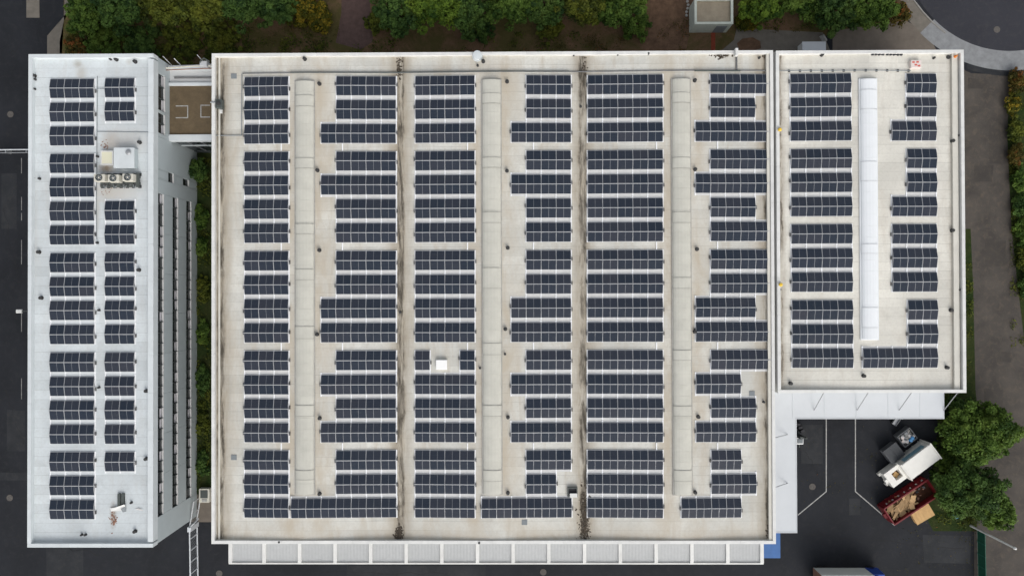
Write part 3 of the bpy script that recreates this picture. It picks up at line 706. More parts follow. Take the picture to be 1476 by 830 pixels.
def solar_row(px_l, px_r, py_top, zf, slope, n, label, group, up, dn, matm, jb_left=None):
    zc = zf(xr((px_l + px_r) / 2, py_top + 14)) ; zp = zc + 0.25
    a = P(px_l, py_top, zp); b = P(px_r, py_top + 28.2, zp); cx, cy = (a.x + b.x) / 2, (a.y + b.y) / 2
    z = zf(cx)
    root = bpy.data.objects.new('solar_array', None); col.objects.link(root); root.location = (cx, cy, z); root.rotation_euler = (0, slope(cx), 0)
    tag(root, label, 'solar array', group)
    for i in range(n):
        x = (i - (n - 1) / 2) * PITCH
        for s in (1, -1):
            yc = s * (RGAP / 2 + PD / 2 * math.cos(TILT)); zz = RIDGE_Z - PD / 2 * math.sin(TILT)
            local('solar_panel', PM, root, (x, yc, zz), (-s * TILT + random.uniform(-.006, .006), random.uniform(-.004, .004), 0))
    L = (HALF + up, HALF + dn)
    key = (round(up, 2), round(dn, 2))
    if key not in rail_cache: rail_cache[key] = MB().box(-0.07, 0.07, -L[1], L[0], 0.012, 0.07).mesh('base_rail', 'rail_white')
    if 'leg' not in strut_cache:
        strut_cache['leg'] = MB().box(-0.03, 0.03, -0.03, 0.03, 0.07, RIDGE_Z + 0.005).mesh('ridge_post', 'aluminium')
    for i in range(n + 1):
        x = (i - n / 2) * PITCH
        local('base_rail', rail_cache[key], root, (x, 0, 0)); local('ridge_post', strut_cache['leg'], root, (x, 0, 0))
    mk = (n, key, matm)
    if mk not in mat_cache:
        hw = n * PITCH / 2 + 0.10; mat_cache[mk] = MB().box(-hw, hw, -L[1] + 0.004, L[0] - 0.004, 0.001, 0.011).mesh('base_mat', matm)
    local('base_mat', mat_cache[mk], root)
    if ('r', n) not in mat_cache: mat_cache[('r', n)] = MB().box(-n * PITCH / 2 - .05, n * PITCH / 2 + .05, -.014, .014, RIDGE_Z + .006, RIDGE_Z + .046).mesh('ridge_rail', 'aluminium')
    local('ridge_rail', mat_cache[('r', n)], root)
    e = n * PITCH / 2 + 0.11
    if jb_left is None or jb_left: local('junction_box', JB, root, (-e, random.uniform(-.3, .3), 0.02))
    if not jb_left: local('junction_box', JB, root, (e, random.uniform(-.35, .2), 0.02))
    return root
ROWS = [108.4, 142.6, 177.2, 217.0, 251.5, 286.0, 320.6, 360.8, 395.4, 430.0, 464.8, 505.0, 539.8, 574.4, 609.2, 649.0, 683.6, 718.2]
GRP = [0, 0, 0, 1, 1, 1, 1, 2, 2, 2, 2, 3, 3, 3, 3, 4, 4, 4]
AROWS = [105.8, 140.0, 174.6, 214.4, 248.9, 283.5, 323.0, 357.8, 392.3, 432.7, 467.3, 502.0]
AGRP = [0, 0, 0, 1, 1, 1, 2, 2, 2, 3, 3, 3]
def keystone(y, x, amp=1.0):      # tiny residual of the photo's own rotation: rows rise to the right near the top
    return y + (730 - x) / 730.0 * 4.2 * (1 - (y - 108) / 610.0)
def slope_hall(x):
    e = 0.4; return -math.atan((hall_zs(x + e) - hall_zs(x - e)) / (2 * e))
def slope_annex(x):
    e = 0.4; return -math.atan((annex_z(x + e) - annex_z(x - e)) / (2 * e))
U = 21.62
colsdef = []
def spans(L, n): return (L, L + n * U, n)
B5, D4 = {3, 5, 10, 11, 13, 15}, {3, 5, 10, 11, 13, 15}
Fdef = {1: (1024, 4), 2: (1024, 3), 3: (1002.4, 5), 4: (1024, 4), 5: (1002.6, 5), 6: (1024.6, 3), 7: (1024.6, 4), 8: (1024.6, 4), 9: (1024.6, 4), 10: (1003, 4),
        11: (1003, 5), 12: (1025, 4), 13: (1003.4, 3), 14: (1025.2, 3), 15: (1003.6, 4), 16: (1025.6, 2), 17: (1025.8, 3), 18: (982.4, 4)}
cols_hall = {
    'main hall column left of first rooflight': lambda r: [spans(351.2, 3)],
    'main hall column right of first rooflight': lambda r: [spans(419.6, 7)] if r == 18 else [spans(462.4 if r in B5 else 484.2, 5 if r in B5 else 4)],
    'main hall column left of second rooflight': lambda r: [spans(598.0, 1), spans(662.8, 1)] if r == 12 else [spans(598.0, 4)],
    'main hall column right of second rooflight': lambda r: [spans(694.4, 6)] if r == 18 else [spans(758.6, 2)] if r == 17 else [spans(736.8 if r in D4 else 758.4, 4 if r in D4 else 3)],
    'main hall column left of third rooflight': lambda r: [spans(847.4, 5)],
    'main hall column right of third rooflight': lambda r: [spans(*Fdef[r])],
}
EXT = 0.262
def exts(rows, grp, i):
    up = EXT if i > 0 and grp[i - 1] == grp[i] else 0.06
    dn = EXT if i < len(grp) - 1 and grp[i + 1] == grp[i] else 0.06
    return up, dn
for cname, fn in cols_hall.items():
    for i in range(18):
        ss = fn(i + 1)
        for q, (l_, r_, n) in enumerate(ss):
            up, dn = exts(ROWS, GRP, i)
            extra = ('' if len(ss) == 1 else (', left of the white box' if q == 0 else ', right of the white box'))
            if extra: lab = 'short solar row of two panels on main hall roof' + extra
            else: lab = f'solar row of {NUM[2*n]} panels, {ORD[i]} from top, in {cname}'
            solar_row(l_, r_, keystone(ROWS[i], (l_ + r_) / 2), hall_zs, slope_hall, n, lab, 'solar rows on the main hall roof', up, dn, 'mat_pale', None)
for i in range(18):
    up, dn = exts(ROWS, GRP, i)
    y = ROWS[i] + 4.9 - 2.9 * i / 17
    solar_row(70.6, 135.9, y, lambda x: Z_ROOF, lambda x: 0.0, 3, f'solar row of six panels, {ORD[i]} from top, in left column on office roof', 'solar rows on the office roof', up, dn, 'mat_cool', False)
c2 = [0, 1] + list(range(5, 16))
for j, i in enumerate(c2):
    up, dn = exts(ROWS, GRP, i); y = ROWS[i] + 3.9 - 1.8 * i / 17
    solar_row(150.2, 193.7, y, lambda x: Z_ROOF, lambda x: 0.0, 2, f'solar row of four panels, {ORD[j]} from top, in right column on office roof', 'solar rows on the office roof', up, dn, 'mat_cool', False)
Hdef = {1: (1307, 2), 2: (1307, 2), 3: (1285.4, 3), 4: (1307.6, 2), 5: (1307.8, 2), 6: (1286.2, 3), 7: (1286.4, 3), 8: (1286.6, 3), 9: (1286.8, 3), 10: (1309, 2), 11: (1309.2, 2), 12: (1244, 5)}
for i in range(12):
    up, dn = exts(AROWS, AGRP, i)
    sh = 3.0 * i / 11
    solar_row(1139.8 + sh, 1227.2 + sh, AROWS[i], annex_z, slope_annex, 4, f'solar row of eight panels, {ORD[i]} from top, left of white rooflight on annexe hall', 'solar rows on the annexe roof', up, dn, 'mat_pale', True)
    l_, n = Hdef[i + 1]
    solar_row(l_, l_ + n * 21.75, AROWS[i] - 0.1, annex_z, slope_annex, n, f'solar row of {NUM[2*n]} panels, {ORD[i]} from top, at right end of annexe hall', 'solar rows on the annexe roof', up, dn, 'mat_pale', True)

# ================================================================== ROOF FITTINGS (parts of the buildings)
def vent_mesh(r, h, m): return MB().lathe([(r * 1.15, 0), (r * 1.1, 0.05), (r * 0.7, 0.06), (r * 0.7, h * 0.7), (r, h * 0.72), (r * 0.95, h), (r * 0.2, h * 1.06)], 12).mesh('roof_vent', m)
VM = vent_mesh(0.20, 0.36, 'vent_dark'); VS = vent_mesh(0.13, 0.28, 'vent_dark'); VW = vent_mesh(0.55, 0.5, 'white_trim_cool')
def vents(root, pts, zf, me):
    for px, py in pts:
        x, y = xy(px, py, Z_ROOF); link('roof_vent', me, root, (x, y, zf(x) + 0.005), (0, 0, random.random() * 6))
vents(hall, [(461.5, 122.3), (458.7, 246.4), (461.4, 361), (458.2, 481.6), (462, 601.7), (461.8, 710), (731, 119), (730.8, 247), (732, 357.5), (728.5, 474), (732.2, 600.5),
             (732.2, 709), (1000.5, 117.5), (1001, 245), (1003.6, 359.4), (1000.5, 477.8), (1005.5, 599.8), (1001, 708), (440.6, 86.8), (696.8, 90)], hall_zs, VM)
vents(hall, [(688.7, 96), (577, 450), (837, 154), (692, 530), (728, 510), (826.8, 80), (890, 79.5), (934, 79), (1109, 300.7), (1100.3, 579), (1094, 84), (575.5, 779), (404, 779), (691, 780)], hall_zs, VS)
vents(hall, [(688.4, 82.5)], hall_zs, VW)
vents(annex, [(1372, 203.7), (1371.7, 332.4), (1370, 447), (1364, 529.3), (1243, 541), (1139, 552), (1183.5, 80)], annex_z, VM)
vents(annex, [(1380, 196), (1381.4, 417.7), (1122, 195.2), (1123.7, 417.2), (1345, 84.5)], annex_z, VS)
oz = lambda x: Z_ROOF
vents(office, [(50.5, 110), (202, 205.7), (57, 363.5), (60.4, 429.3), (201, 389.2), (211.6, 563), (211.4, 660.6), (195.5, 764.8), (168.5, 86.5), (195.6, 89.7)], oz, VM)
vents(office, [(51.5, 115), (50.6, 129), (160, 86), (48.8, 256.7), (57.8, 257.8), (118.7, 769.8), (124, 769.8), (190, 723.6), (141.5, 226), (141, 350), (143.5, 447), (143.5, 558)], oz, VS)
def roof_box(root, px0, px1, py0, py1, zb, h, m, name, bevel=0.03, top=None):
    x0, y1 = xy(px0, py0, zb + h); x1, y0 = xy(px1, py1, zb + h)
    return MB().box(x0, x1, y0, y1, zb - 0.02, zb + h).build(name, m, root, bevel=bevel)
def zh(px, py): return hall_zs(xr(px, py))
for px, py in ((337, 110), (337, 659), (756, 752.5), (1084, 567)): roof_box(hall, px - 4, px + 4, py - 3.6, py + 3.6, zh(px, py), 0.06, 'vent_grey', 'roof_plate', 0.01)
skb = roof_box(hall, 628.2, 644.2, 518.6, 532.4, zh(636, 525), 0.45, 'hatch_white', 'roof_hatch', 0.05)
# open hatch at the lower end of the second bay
hx0, hy1 = xy(818, 702, Z_ROOF + 0.3); hx1, hy0 = xy(832.5, 715.5, Z_ROOF + 0.3); hzb = zh(825, 708)
b = MB(); b.box(hx0, hx1, hy0, hy0 + 0.12, hzb, hzb + 0.35); b.box(hx0, hx1, hy1 - 0.12, hy1, hzb, hzb + 0.35); b.box(hx0, hx0 + 0.12, hy0 + .12, hy1 - .12, hzb, hzb + 0.35); b.box(hx1 - 0.12, hx1, hy0 + .12, hy1 - .12, hzb, hzb + 0.35)
ho = b.build('roof_hatch', 'dark_steel', hall)
MB().box(hx0 + .13, hx1 - .13, hy0 + .13, hy1 - .13, hzb + 0.02, hzb + 0.10).build('hatch_opening', 'dark_box', hall)
MB().box(hx0 + 0.25, hx1 - 0.05, hy0 - 0.05, hy0 + 0.42, hzb + 0.36, hzb + 0.44).build('hatch_lid', 'white_trim', hall, bevel=0.02)
# conduits
def conduit(root, pts, r, m, name='conduit', n=6, dz=0.10):
    MB().tube([(p[0], p[1], p[2] + dz) for p in pts], r, n).build(name, m, root)
def hp(px, py): x, y = xy(px, py, Z_ROOF + 0.1); return (x, y, hall_zs(x))
def brk(pa, pb, xs):
    pts = [pa] + [(x, pa[1] + (pb[1] - pa[1]) * (x - pa[0]) / (pb[0] - pa[0]), hall_zs(x)) for x in xs if min(pa[0], pb[0]) < x < max(pa[0], pb[0])] + [pb]
    return pts
keyx = [GL, RD[0], V1, RD[1], V2, RD[2], GR]
conduit(hall, brk(hp(350, 106.5), hp(1110, 102), keyx), 0.07, 'pipe_grey')
conduit(hall, brk(hp(420, 106.0), hp(820, 103.6), keyx), 0.06, 'dark_steel', dz=0.2)
conduit(hall, brk(hp(1000, 103.6), hp(1066, 103.2), keyx), 0.09, 'dark_steel', dz=0.24)
conduit(hall, [hp(349, 107), hp(348.5, 196)], 0.05, 'vent_grey'); conduit(hall, [hp(307, 195.5), hp(348.5, 195.5)], 0.05, 'vent_grey')
conduit(hall, [hp(1061.5, 80), hp(1061.5, 103)], 0.10, 'pipe_grey')
x, y = xy(1062, 74, Z_PAR + .3); MB().box(x - 0.16, x + 0.16, y - 0.5, y + 0.35, Z_PAR - 0.2, Z_PAR + 0.35).build('pipe_cover', 'white_trim', hall, bevel=0.03)
for j, (xp, ra) in enumerate([(406, 0), (494, 0), (674, 0), (769, 0), (946, 0), (1034, 0)]):
    for g_ in (2, 6, 10, 14):
        ya = keystone(ROWS[g_] + 28, xp) + 0.6; yb = keystone(ROWS[g_ + 1], xp) - 0.4
        a, b2 = hp(xp, ya), hp(xp, yb)
        MB().box(a[0] - 0.06, a[0] + 0.06, b2[1], a[1], a[2] + 0.005, a[2] + 0.09).build('cable_tray', 'rail_white', hall)
def ap(px, py): x, y = xy(px, py, Z_ROOF + 0.1); return (x, y, annex_z(x))
conduit(annex, [ap(1121, 102.5), ap(1253, 102.8), ap(1312, 103)], 0.045, 'vent_grey', dz=0.16)
for i in range(13):
    a = ap(1122 + i * 15.6, 102.6); MB().box(a[0] - 0.1, a[0] + 0.1, a[1] - 0.12, a[1] + 0.12, a[2], a[2] + 0.13).build('conduit_block', 'vent_dark', annex)
def op(px, py): x, y = xy(px, py, Z_ROOF + 0.05); return (x, y, Z_ROOF)
conduit(office, [op(140.5, 110), op(139, 300), op(139.5, 345)], 0.035, 'vent_grey', dz=0.06); conduit(office, [op(140, 190), op(218, 191)], 0.035, 'vent_grey', dz=0.06)
conduit(office, [op(140, 128), op(150, 128)], 0.03, 'vent_grey', dz=0.06)
# dark blown-in leaf litter and felt rolls by the hall's upper parapet
mat('debris', (0.12, 0.095, 0.07), 0.95, 0.1, c2=(0.03, 0.028, 0.025), vscale=5)
def litter(root, px0, px1, py0, py1, zf, n, m='debris', s=(0.04, 0.15)):
    b = MB()
    for _ in range(n):
        x, y = xy(random.gauss((px0 + px1) / 2, (px1 - px0) * .34), min(random.gauss((py0 + py1) / 2, (py1 - py0) * .36), 780.5), Z_ROOF); z = zf(x); r = random.uniform(*s); a = random.random() * 3
        mt = Matrix.Translation((x, y, z)) @ Matrix.Rotation(a, 4, 'Z'); b.box(-r, r, -r * 0.6, r * 0.6, 0.0, r * 0.35, 0, mt, taper=(0.6, 0.6))
    o = b.build('debris', m, root); o['kind'] = 'stuff'; return o
litter(hall, 1027, 1051, 79, 82, hall_zs, 40); litter(hall, 1035, 1043, 81, 86, hall_zs, 22); litter(hall, 1098, 1107, 79, 83, hall_zs, 26)
litter(hall, 571, 580, 762, 780, hall_zs, 150); litter(hall, 573, 578, 82, 108, hall_zs, 60); litter(hall, 838, 848, 752, 780, hall_zs, 380, s=(0.03, 0.10)); litter(hall, 837, 846, 712, 752, hall_zs, 170)
litter(hall, 1106, 1111, 755, 780, hall_zs, 50); litter(hall, 307, 311, 773, 780, hall_zs, 16); litter(hall, 840, 846, 84, 104, hall_zs, 20)
# things standing on the roofs
for k in range(9):
    px = 1256 + k * 5.0 + (1.5 if k > 3 else 0); x, y = xy(px, 79.8, Z_ROOF)
    bb = MB().box(-0.16, 0.16, -0.13, 0.13, 0, 0.2, taper=(0.8, 0.75)).build('ballast_block', 'dark_box', None, (x, y, annex_z(x)), bevel=0.03)
    bb.rotation_euler.z = random.uniform(-.4, .4)
    tag(bb, 'small dark block in the row along annexe upper parapet', 'block', 'dark blocks along the annexe parapet')
x, y = xy(1319, 93.5, Z_ROOF + .3); t = empty('equipment_box', (x, y, annex_z(x)), 'pale box with red markings on annexe roof near its upper right', 'box')
MB().box(x - .6, x + .6, y - .45, y + .45, annex_z(x), annex_z(x) + .45).build('body', 'pink_white', t, bevel=0.04)
for dx, dy in ((-.32, .2), (.15, .22), (-.05, -.1), (.3, -.22)): MB().box(x + dx - .14, x + dx + .14, y + dy - .09, y + dy + .09, annex_z(x) + .451, annex_z(x) + .47).build('marking', 'red_mark', t)
x, y = xy(1374.5, 83, Z_ROOF); t = empty('warning_cone', (x, y, annex_z(x)), 'orange cone in the upper right corner of annexe roof', 'cone')
MB().box(x - .3, x + .3, y - .3, y + .3, annex_z(x), annex_z(x) + .05).build('base', 'orange', t); MB().lathe([(.24, .05), (.05, .75)], 12, (x, y, annex_z(x))).build('body', 'orange', t)
x, y = xy(1366.5, 83, Z_ROOF); t = MB().lathe([(.22, 0), (.24, .1), (.16, .16), (.1, .1)], 14).build('cable_coil', 'vent_dark', None, (x, y, annex_z(x)), smooth=True); tag(t, 'dark cable coil beside the orange cone on annexe roof', 'coil')
for px, py, lb in ((1123.2, 187.6, 'upper yellow lamp on the parapet between hall and annexe'), (1124.4, 410.2, 'lower yellow lamp on the parapet between hall and annexe')):
    x, y = xy(px, py, Z_PAR); t = empty('beacon', (x, y, Z_PAR), lb, 'lamp', 'yellow beacons between the halls')
    MB().box(x - .16, x + .16, y - .16, y + .16, Z_PAR - .02, Z_PAR + .1).build('base', 'white_trim', t); MB().lathe([(.2, .1), (.22, .25), (.12, .36)], 12, (x, y, Z_PAR)).build('lens', 'yellow', t)
# dark unit by the left edge of the hall
x, y = xy(316.5, 150, Z_ROOF + .4); z = hall_zs(x); t = empty('extract_fan', (x, y, z), 'dark extract unit at hall left edge beside the brown link roof', 'fan unit')
MB().box(x - .38, x + .38, y - .55, y + .45, z, z + .7).build('body', 'dark_steel', t, bevel=.05); MB().lathe([(.28, .7), (.28, .8), (.1, .84)], 12, (x, y, z)).build('cowl', 'vent_dark', t)
MB().tube([(x - .3, y + .1, z + .5), (x - 1.0, y + .15, z + .55)], .09, 8).build('duct', 'steel', t); MB().box(x - .1, x + .2, y - 1.0, y - .6, z, z + .2).build('bracket', 'white_trim', t)
# --- office roof plant
zo = Z_ROOF
x0, y1 = xy(145.0, 217.5, zo + .5); x1, y0 = xy(163.0, 237.5, zo + .5); t = empty('roof_hatch', ((x0 + x1) / 2, (y0 + y1) / 2, zo), 'square cream roof hatch with white rim on office roof', 'roof hatch')
MB().box(x0 + .13, x1 - .13, y0 + .13, y1 - .13, zo, zo + .47).build('cover', 'hatch_cream', t)
b = MB(); b.box(x0, x1, y0, y0 + .12, zo, zo + .5); b.box(x0, x1, y1 - .12, y1, zo, zo + .5); b.box(x0, x0 + .12, y0 + .12, y1 - .12, zo, zo + .5); b.box(x1 - .12, x1, y0 + .12, y1 - .12, zo, zo + .5); b.build('rim', 'white_trim', t)
x0, y1 = xy(163.8, 213.0, zo + .9); x1, y0 = xy(193.6, 242.5, zo + .9); t = empty('lift_overrun', ((x0 + x1) / 2, (y0 + y1) / 2, zo), 'large flat pale blue box beside the cream hatch on office roof', 'roof box')
MB().box(x0 + .05, x1 - .05, y0 + .05, y1 - .05, zo, zo + .84).build('wall', 'facade', t); MB().box(x0, x1, y0, y1, zo + .841, zo + .92).build('lid', 'white_trim_cool', t, bevel=.02)
p = P(185.5, 220, zo + .92); MB().lathe([(.3, 0), (.32, .12), (.15, .22)], 14, p).build('vent', 'steel', t)
def ac_unit(px, py, lb):
    x, y = xy(px, py, zo + 1.15); z = zo + .35; t = empty('condenser_unit', (x, y, z), lb, 'condenser unit', 'condenser units on the office roof')
    MB().box(x - .62, x + .62, y - .42, y + .42, z, z + .8).build('body', 'ac_body', t, bevel=.03)
    MB().lathe([(.38, .8), (.40, .9), (.32, .9), (.31, .82)], 20, (x, y, z)).build('fan_ring', 'dark_steel', t)
    MB().lathe([(.31, .803), (.30, .815)], 20, (x, y, z)).build('fan_well', 'dark_box', t)
    b = MB()
    for q in range(5): b.box(.06, .29, -.07, .07, .83, .845, 0, Matrix.Translation((x, y, z)) @ Matrix.Rotation(q * 1.2566, 4, 'Z') @ Matrix.Rotation(.2, 4, 'X'))
    b.build('fan_blades', 'steel', t); MB().lathe([(.1, .83), (.1, .87), (.03, .88)], 12, (x, y, z)).build('hub', 'ac_body', t)
ac_unit(142.8, 256.2, 'leftmost cream condenser with round fan on office roof'); ac_unit(163.2, 257.0, 'middle cream condenser with round fan on office roof'); ac_unit(184.0, 255.8, 'rightmost cream condenser with round fan on office roof')
x0, y1 = xy(144.5, 248.5, zo + .3); x1, y0 = xy(201.5, 270.5, zo + .3); t = empty('plant_frame', ((x0 + x1) / 2, (y0 + y1) / 2, zo), 'dark steel frame carrying the condensers on office roof', 'steel frame')
for yy in (y1 - .25, (y0 + y1) / 2 + .3, (y0 + y1) / 2 - .35, y0 + .15): MB().box(x0, x1, yy - .09, yy + .09, zo + .12, zo + .30).build('beam', 'dark_steel', t)
for i in range(7):
    xx = x0 + .12 + (x1 - x0 - .24) * i / 6; MB().box(xx - .1, xx + .1, y0 + .25, y1 - .36, zo + .301, zo + .345).build('crossbar', 'dark_steel', t)
    for yy in (y0 + .15, y1 - .25): MB().box(xx - .17, xx + .17, yy - .17, yy + .17, zo, zo + .118).build('foot', 'dark_box', t)
MB().box(x1 - .35, x1, y0 + .1, y1 - .1, zo + .346, zo + .5).build('pipe_tray', 'dark_steel', t)
for i in range(4):
    xx = x0 + .5 + i * 1.15; MB().tube([(xx, y0 + .3, zo + .45), (xx + .15, y0 - .1, zo + .5), (xx + .3, y0 + .2, zo + .42)], .07, 7).build('pipe', 'vent_grey', t)
# loose material at the lower end of the office roof
for dx, lb in ((0, 'left of two dark beams lying on office roof lower end'), (5.4, 'right of two dark beams lying on office roof lower end')):
    x0, y1 = xy(169.5 + dx, 711, zo + .2); x1, y0 = xy(173.5 + dx, 729, zo + .2)
    b = MB(); b.box(x0, x1, y0, y1, zo + .01, zo + .06); b.box((x0 + x1) / 2 - .05, (x0 + x1) / 2 + .05, y0, y1, zo + .061, zo + .2); b.box(x0, x1, y0, y1, zo + .201, zo + .24)
    tag(b.build('steel_beam', 'dark_steel', None), lb, 'beam', 'beams on the office roof')
def sheet_bent(name, pix, m, lb, cat):
    N = len(pix); v = [P(px, py, zo + h) for px, py, h in pix]; b = MB(); b.quad([tuple(p) for p in v]); k = [tuple(p - Vector((0, 0, .03))) for p in reversed(v)]; b.quad(k)
    b.ring(list(reversed(k)), v); o = b.build(name, m); tag(o, lb, cat); return o
sheet_bent('tarpaulin', [(158.5, 732, .12), (166, 731, .25), (179, 726.5, .42), (181, 730, .3), (173, 736, .2), (160, 736.5, .1)], 'white_trim', 'crumpled white sheet below the dark beams on office roof', 'sheet')
sheet_bent('board', [(174, 733, .3), (180, 730, .34), (181.5, 737, .12), (177, 738, .1)], 'vent_grey', 'small grey board beside the crumpled white sheet', 'board')
sheet_bent('offcut', [(195, 733, .05), (199.5, 732, .09), (206.5, 735.5, .16), (203, 733.6, .14), (199, 734.5, .05)], 'paper', 'small pale offcut near the office right parapet', 'offcut')
litter(office, 159, 168, 737, 755, oz, 34, 'rear_brown', (0.05, 0.16)); litter(office, 148, 160, 262, 276, oz, 26, 'rear_brown', (0.03, 0.08)); litter(office, 146, 158, 206, 216, oz, 30, 'rear_brown', (0.04, 0.1))

# ================================================================== CANOPIES
ZC = 5.0
sx0 = xy(330.5, 800, ZC)[0]; sx1 = xy(1100, 800, ZC)[0]; sy0 = xy(700, 812, ZC)[1]
t = empty('loading_canopy', ((sx0 + sx1) / 2, HY0, 0), 'long grey canopy with white ribs below the hall lower edge', 'canopy')
nb = 15; ww = 0.42
for i in range(nb):
    a = sx0 + (sx1 - sx0) * i / nb; b_ = sx0 + (sx1 - sx0) * (i + 1) / nb
    bb = MB(); nn = 10
    for q in range(nn):                                     # shallow corrugation across each bay
        xa = a + ww / 2 + (b_ - a - ww) * q / nn; xb = a + ww / 2 + (b_ - a - ww) * (q + 1) / nn; xm = (xa + xb) / 2
        for p0, p1, z0, z1 in ((xa, xm, 0, .014), (xm, xb, .014, 0)):
            bb.quad([(p0, sy0 + .12, ZC - .02 + z0), (p1, sy0 + .12, ZC - .02 + z1), (p1, HY0, ZC + .14 + z1), (p0, HY0, ZC + .14 + z0)])
    bb.build('canopy_sheet', 'canopy_grey', t)
for i in range(nb + 1):
    a = sx0 + (sx1 - sx0) * i / nb; a = min(max(a, sx0 + ww / 2), sx1 - ww / 2)
    MB().box(a - ww / 2, a + ww / 2, sy0 + .16, HY0, ZC - .3, ZC + .24).build('rib', 'white_trim', t)
MB().box(sx0, sx1, sy0, sy0 + .155, ZC - .35, ZC + .16).build('front_gutter', 'white_trim', t)
# L-shaped white canopy round the yard
ex1 = xy(1148.5, 690, ZC)[0]; ey0 = xy(1130, 767.5, ZC)[1]; cy0 = xy(1250, 603.5, ZC)[1]; cx1 = xy(1359.5, 590, ZC)[0]
t = empty('yard_canopy', (HX1, AY0, 0), 'white L-shaped canopy along the hall and annexe walls beside the yard', 'canopy')
MB().box(AX0 + .1, cx1, cy0 + .1, AY0 + .04, ZC - .1, ZC + .02).build('deck', 'canopy_white', t)
MB().box(HX1 - .05, ex1 - .1, ey0 + .1, cy0 + .1, ZC - .1, ZC + .017).build('deck', 'canopy_white', t)
MB().box(ex1, cx1 + .1, cy0, cy0 + .098, ZC - .3, ZC + .06).build('fascia', 'canopy_white', t); MB().box(ex1 - .098, ex1 - .001, ey0 + .1, cy0 + .098, ZC - .3, ZC + .06).build('fascia', 'canopy_white', t)
MB().box(HX1, ex1, ey0, ey0 + .098, ZC - .3, ZC + .06).build('fascia', 'canopy_white', t); MB().box(cx1 + .001, cx1 + .1, cy0 + .1, AY0, ZC - .3, ZC + .06).build('fascia', 'canopy_white', t)
for px in (1173.5, 1235.5, 1296, 1360.5):
    p = P(px, 591, ZC + .05); MB().tube([p, (p.x, AY0 + .02, ZC + 3.2)], .05, 7).build('tie_rod', 'steel', t)
for py in (626, 696):
    p = P(1135, py, ZC + .05); MB().tube([p, (HX1 - .02, p.y, ZC + 3.0)], .05, 7).build('tie_rod', 'steel', t)
for xx in [AX0 + .1 + 3.9 * i for i in range(1, 6)]:
    MB().box(xx - .012, xx + .012, cy0 + .1, AY0, ZC + .021, ZC + .045).build('seam', 'canopy_white', t)
# roller doors under the canopies
for i, cx in enumerate((36.5, 41.5, 46.5)):
    MB().box(cx - 1.8, cx + 1.8, AY0 - .02, AY0 + .05, 0, 4.2).build('roller_door', 'door_grey', annex)
for i in range(5):
    cx = -24 + i * 12.0; MB().box(cx - 1.8, cx + 1.8, HY0 - .02, HY0 + .05, 0, 4.2).build('roller_door', 'door_grey', hall)
# blue weather shelter at the hall corner
bx1, by0 = xy(1124.5, 803.5, 4.2); bx0 = xy(1085, 800, 4.2)[0]; by1 = xy(1120, 762, 4.2)[1]
t = empty('dock_shelter', (bx1 - 1.5, by0 + 1, 0), 'blue flat roofed dock shelter at hall lower right corner', 'shelter')
MB().box(bx0, bx1, by0, HY0 - .02, 0, 4.12).build('wall', 'blue_sheet', t); MB().box(HX1 + .02, bx1, HY0 - .019, by1, 0, 4.12).build('wall', 'blue_sheet', t)
MB().box(bx0 - .03, bx1 + .03, by0 - .03, HY0 - .02, 4.121, 4.2).build('roof', 'blue_sheet', t); MB().box(HX1 + .02, bx1 + .03, HY0 - .019, by1 + .03, 4.121, 4.2).build('roof', 'blue_sheet', t)

# ================================================================== HUT, CABINETS, FENCES, LAMPS
HZ = 2.9
x0, y1 = xy(1001, -2, HZ); x1, y0 = xy(1057, 35, HZ)
t = empty('substation_hut', ((x0 + x1) / 2, (y0 + y1) / 2, 0), 'small pale green hut with recessed flat roof above the hall', 'hut')
for a, b_, c, d in ((x0, x0 + .25, y0, y1), (x1 - .25, x1, y0, y1), (x0 + .25, x1 - .25, y0, y0 + .25), (x0 + .25, x1 - .25, y1 - .25, y1)):
    MB().box(a + .03 * (a == x0), b_ - .03 * (b_ == x1), c + .03 * (c == y0), d - .03 * (d == y1), 0, HZ - .1).build('wall', 'hut_wall', t)
for a, b_, c, d in ((x0, x0 + .3, y0, y1), (x1 - .3, x1, y0, y1), (x0 + .3, x1 - .3, y0, y0 + .3), (x0 + .3, x1 - .3, y1 - .3, y1)): MB().box(a, b_, c, d, HZ - .099, HZ).build('coping', 'hut_wall', t)
MB().box(x0 + .26, x1 - .26, y0 + .26, y1 - .26, HZ - .8, HZ - .35).build('roof', 'hut_roof', t)
MB().box(x1 - 1.9, x1 - .5, y0 - .01, y0 + .05, .1, 2.2).build('door', 'vent_grey', t)
p0, p1 = P(1157, 61, 1.6), P(1190, 78, 1.6)
t = empty('cabinet', ((p0.x + p1.x) / 2, (p0.y + p1.y) / 2, 0), 'white metal cabinet half hidden at the annexe upper edge', 'cabinet')
MB().box(p0.x, p1.x, p1.y, p0.y, 0, 1.5).build('body', 'truck_white', t); MB().box(p0.x - .05, p1.x + .05, p1.y, p0.y + .05, 1.501, 1.6).build('lid', 'canopy_white', t)
p = P(1189, 54, .5); t = MB().box(-.35, .35, -.5, .5, 0, .5, taper=(.3, .8)).build('bollard_light', 'paint_white', None, (p.x, p.y, .012), bevel=.04); t.rotation_euler.z = .5; tag(t, 'small white block on paving above the white cabinet', 'block')
for a in (0.0,):
    t = empty('stone_row', P(995, 8, 0), 'short row of pale stones along the bare path beside the hut', 'stones')
    for i in range(6):
        q = P(992 - i * .5, -2 + i * 5, 0); MB().lathe([(.16, 0), (.2, .1), (.1, .2)], 7, (q.x + random.uniform(-.1, .1), q.y, 0)).build('stone', 'kerb_grey', t)
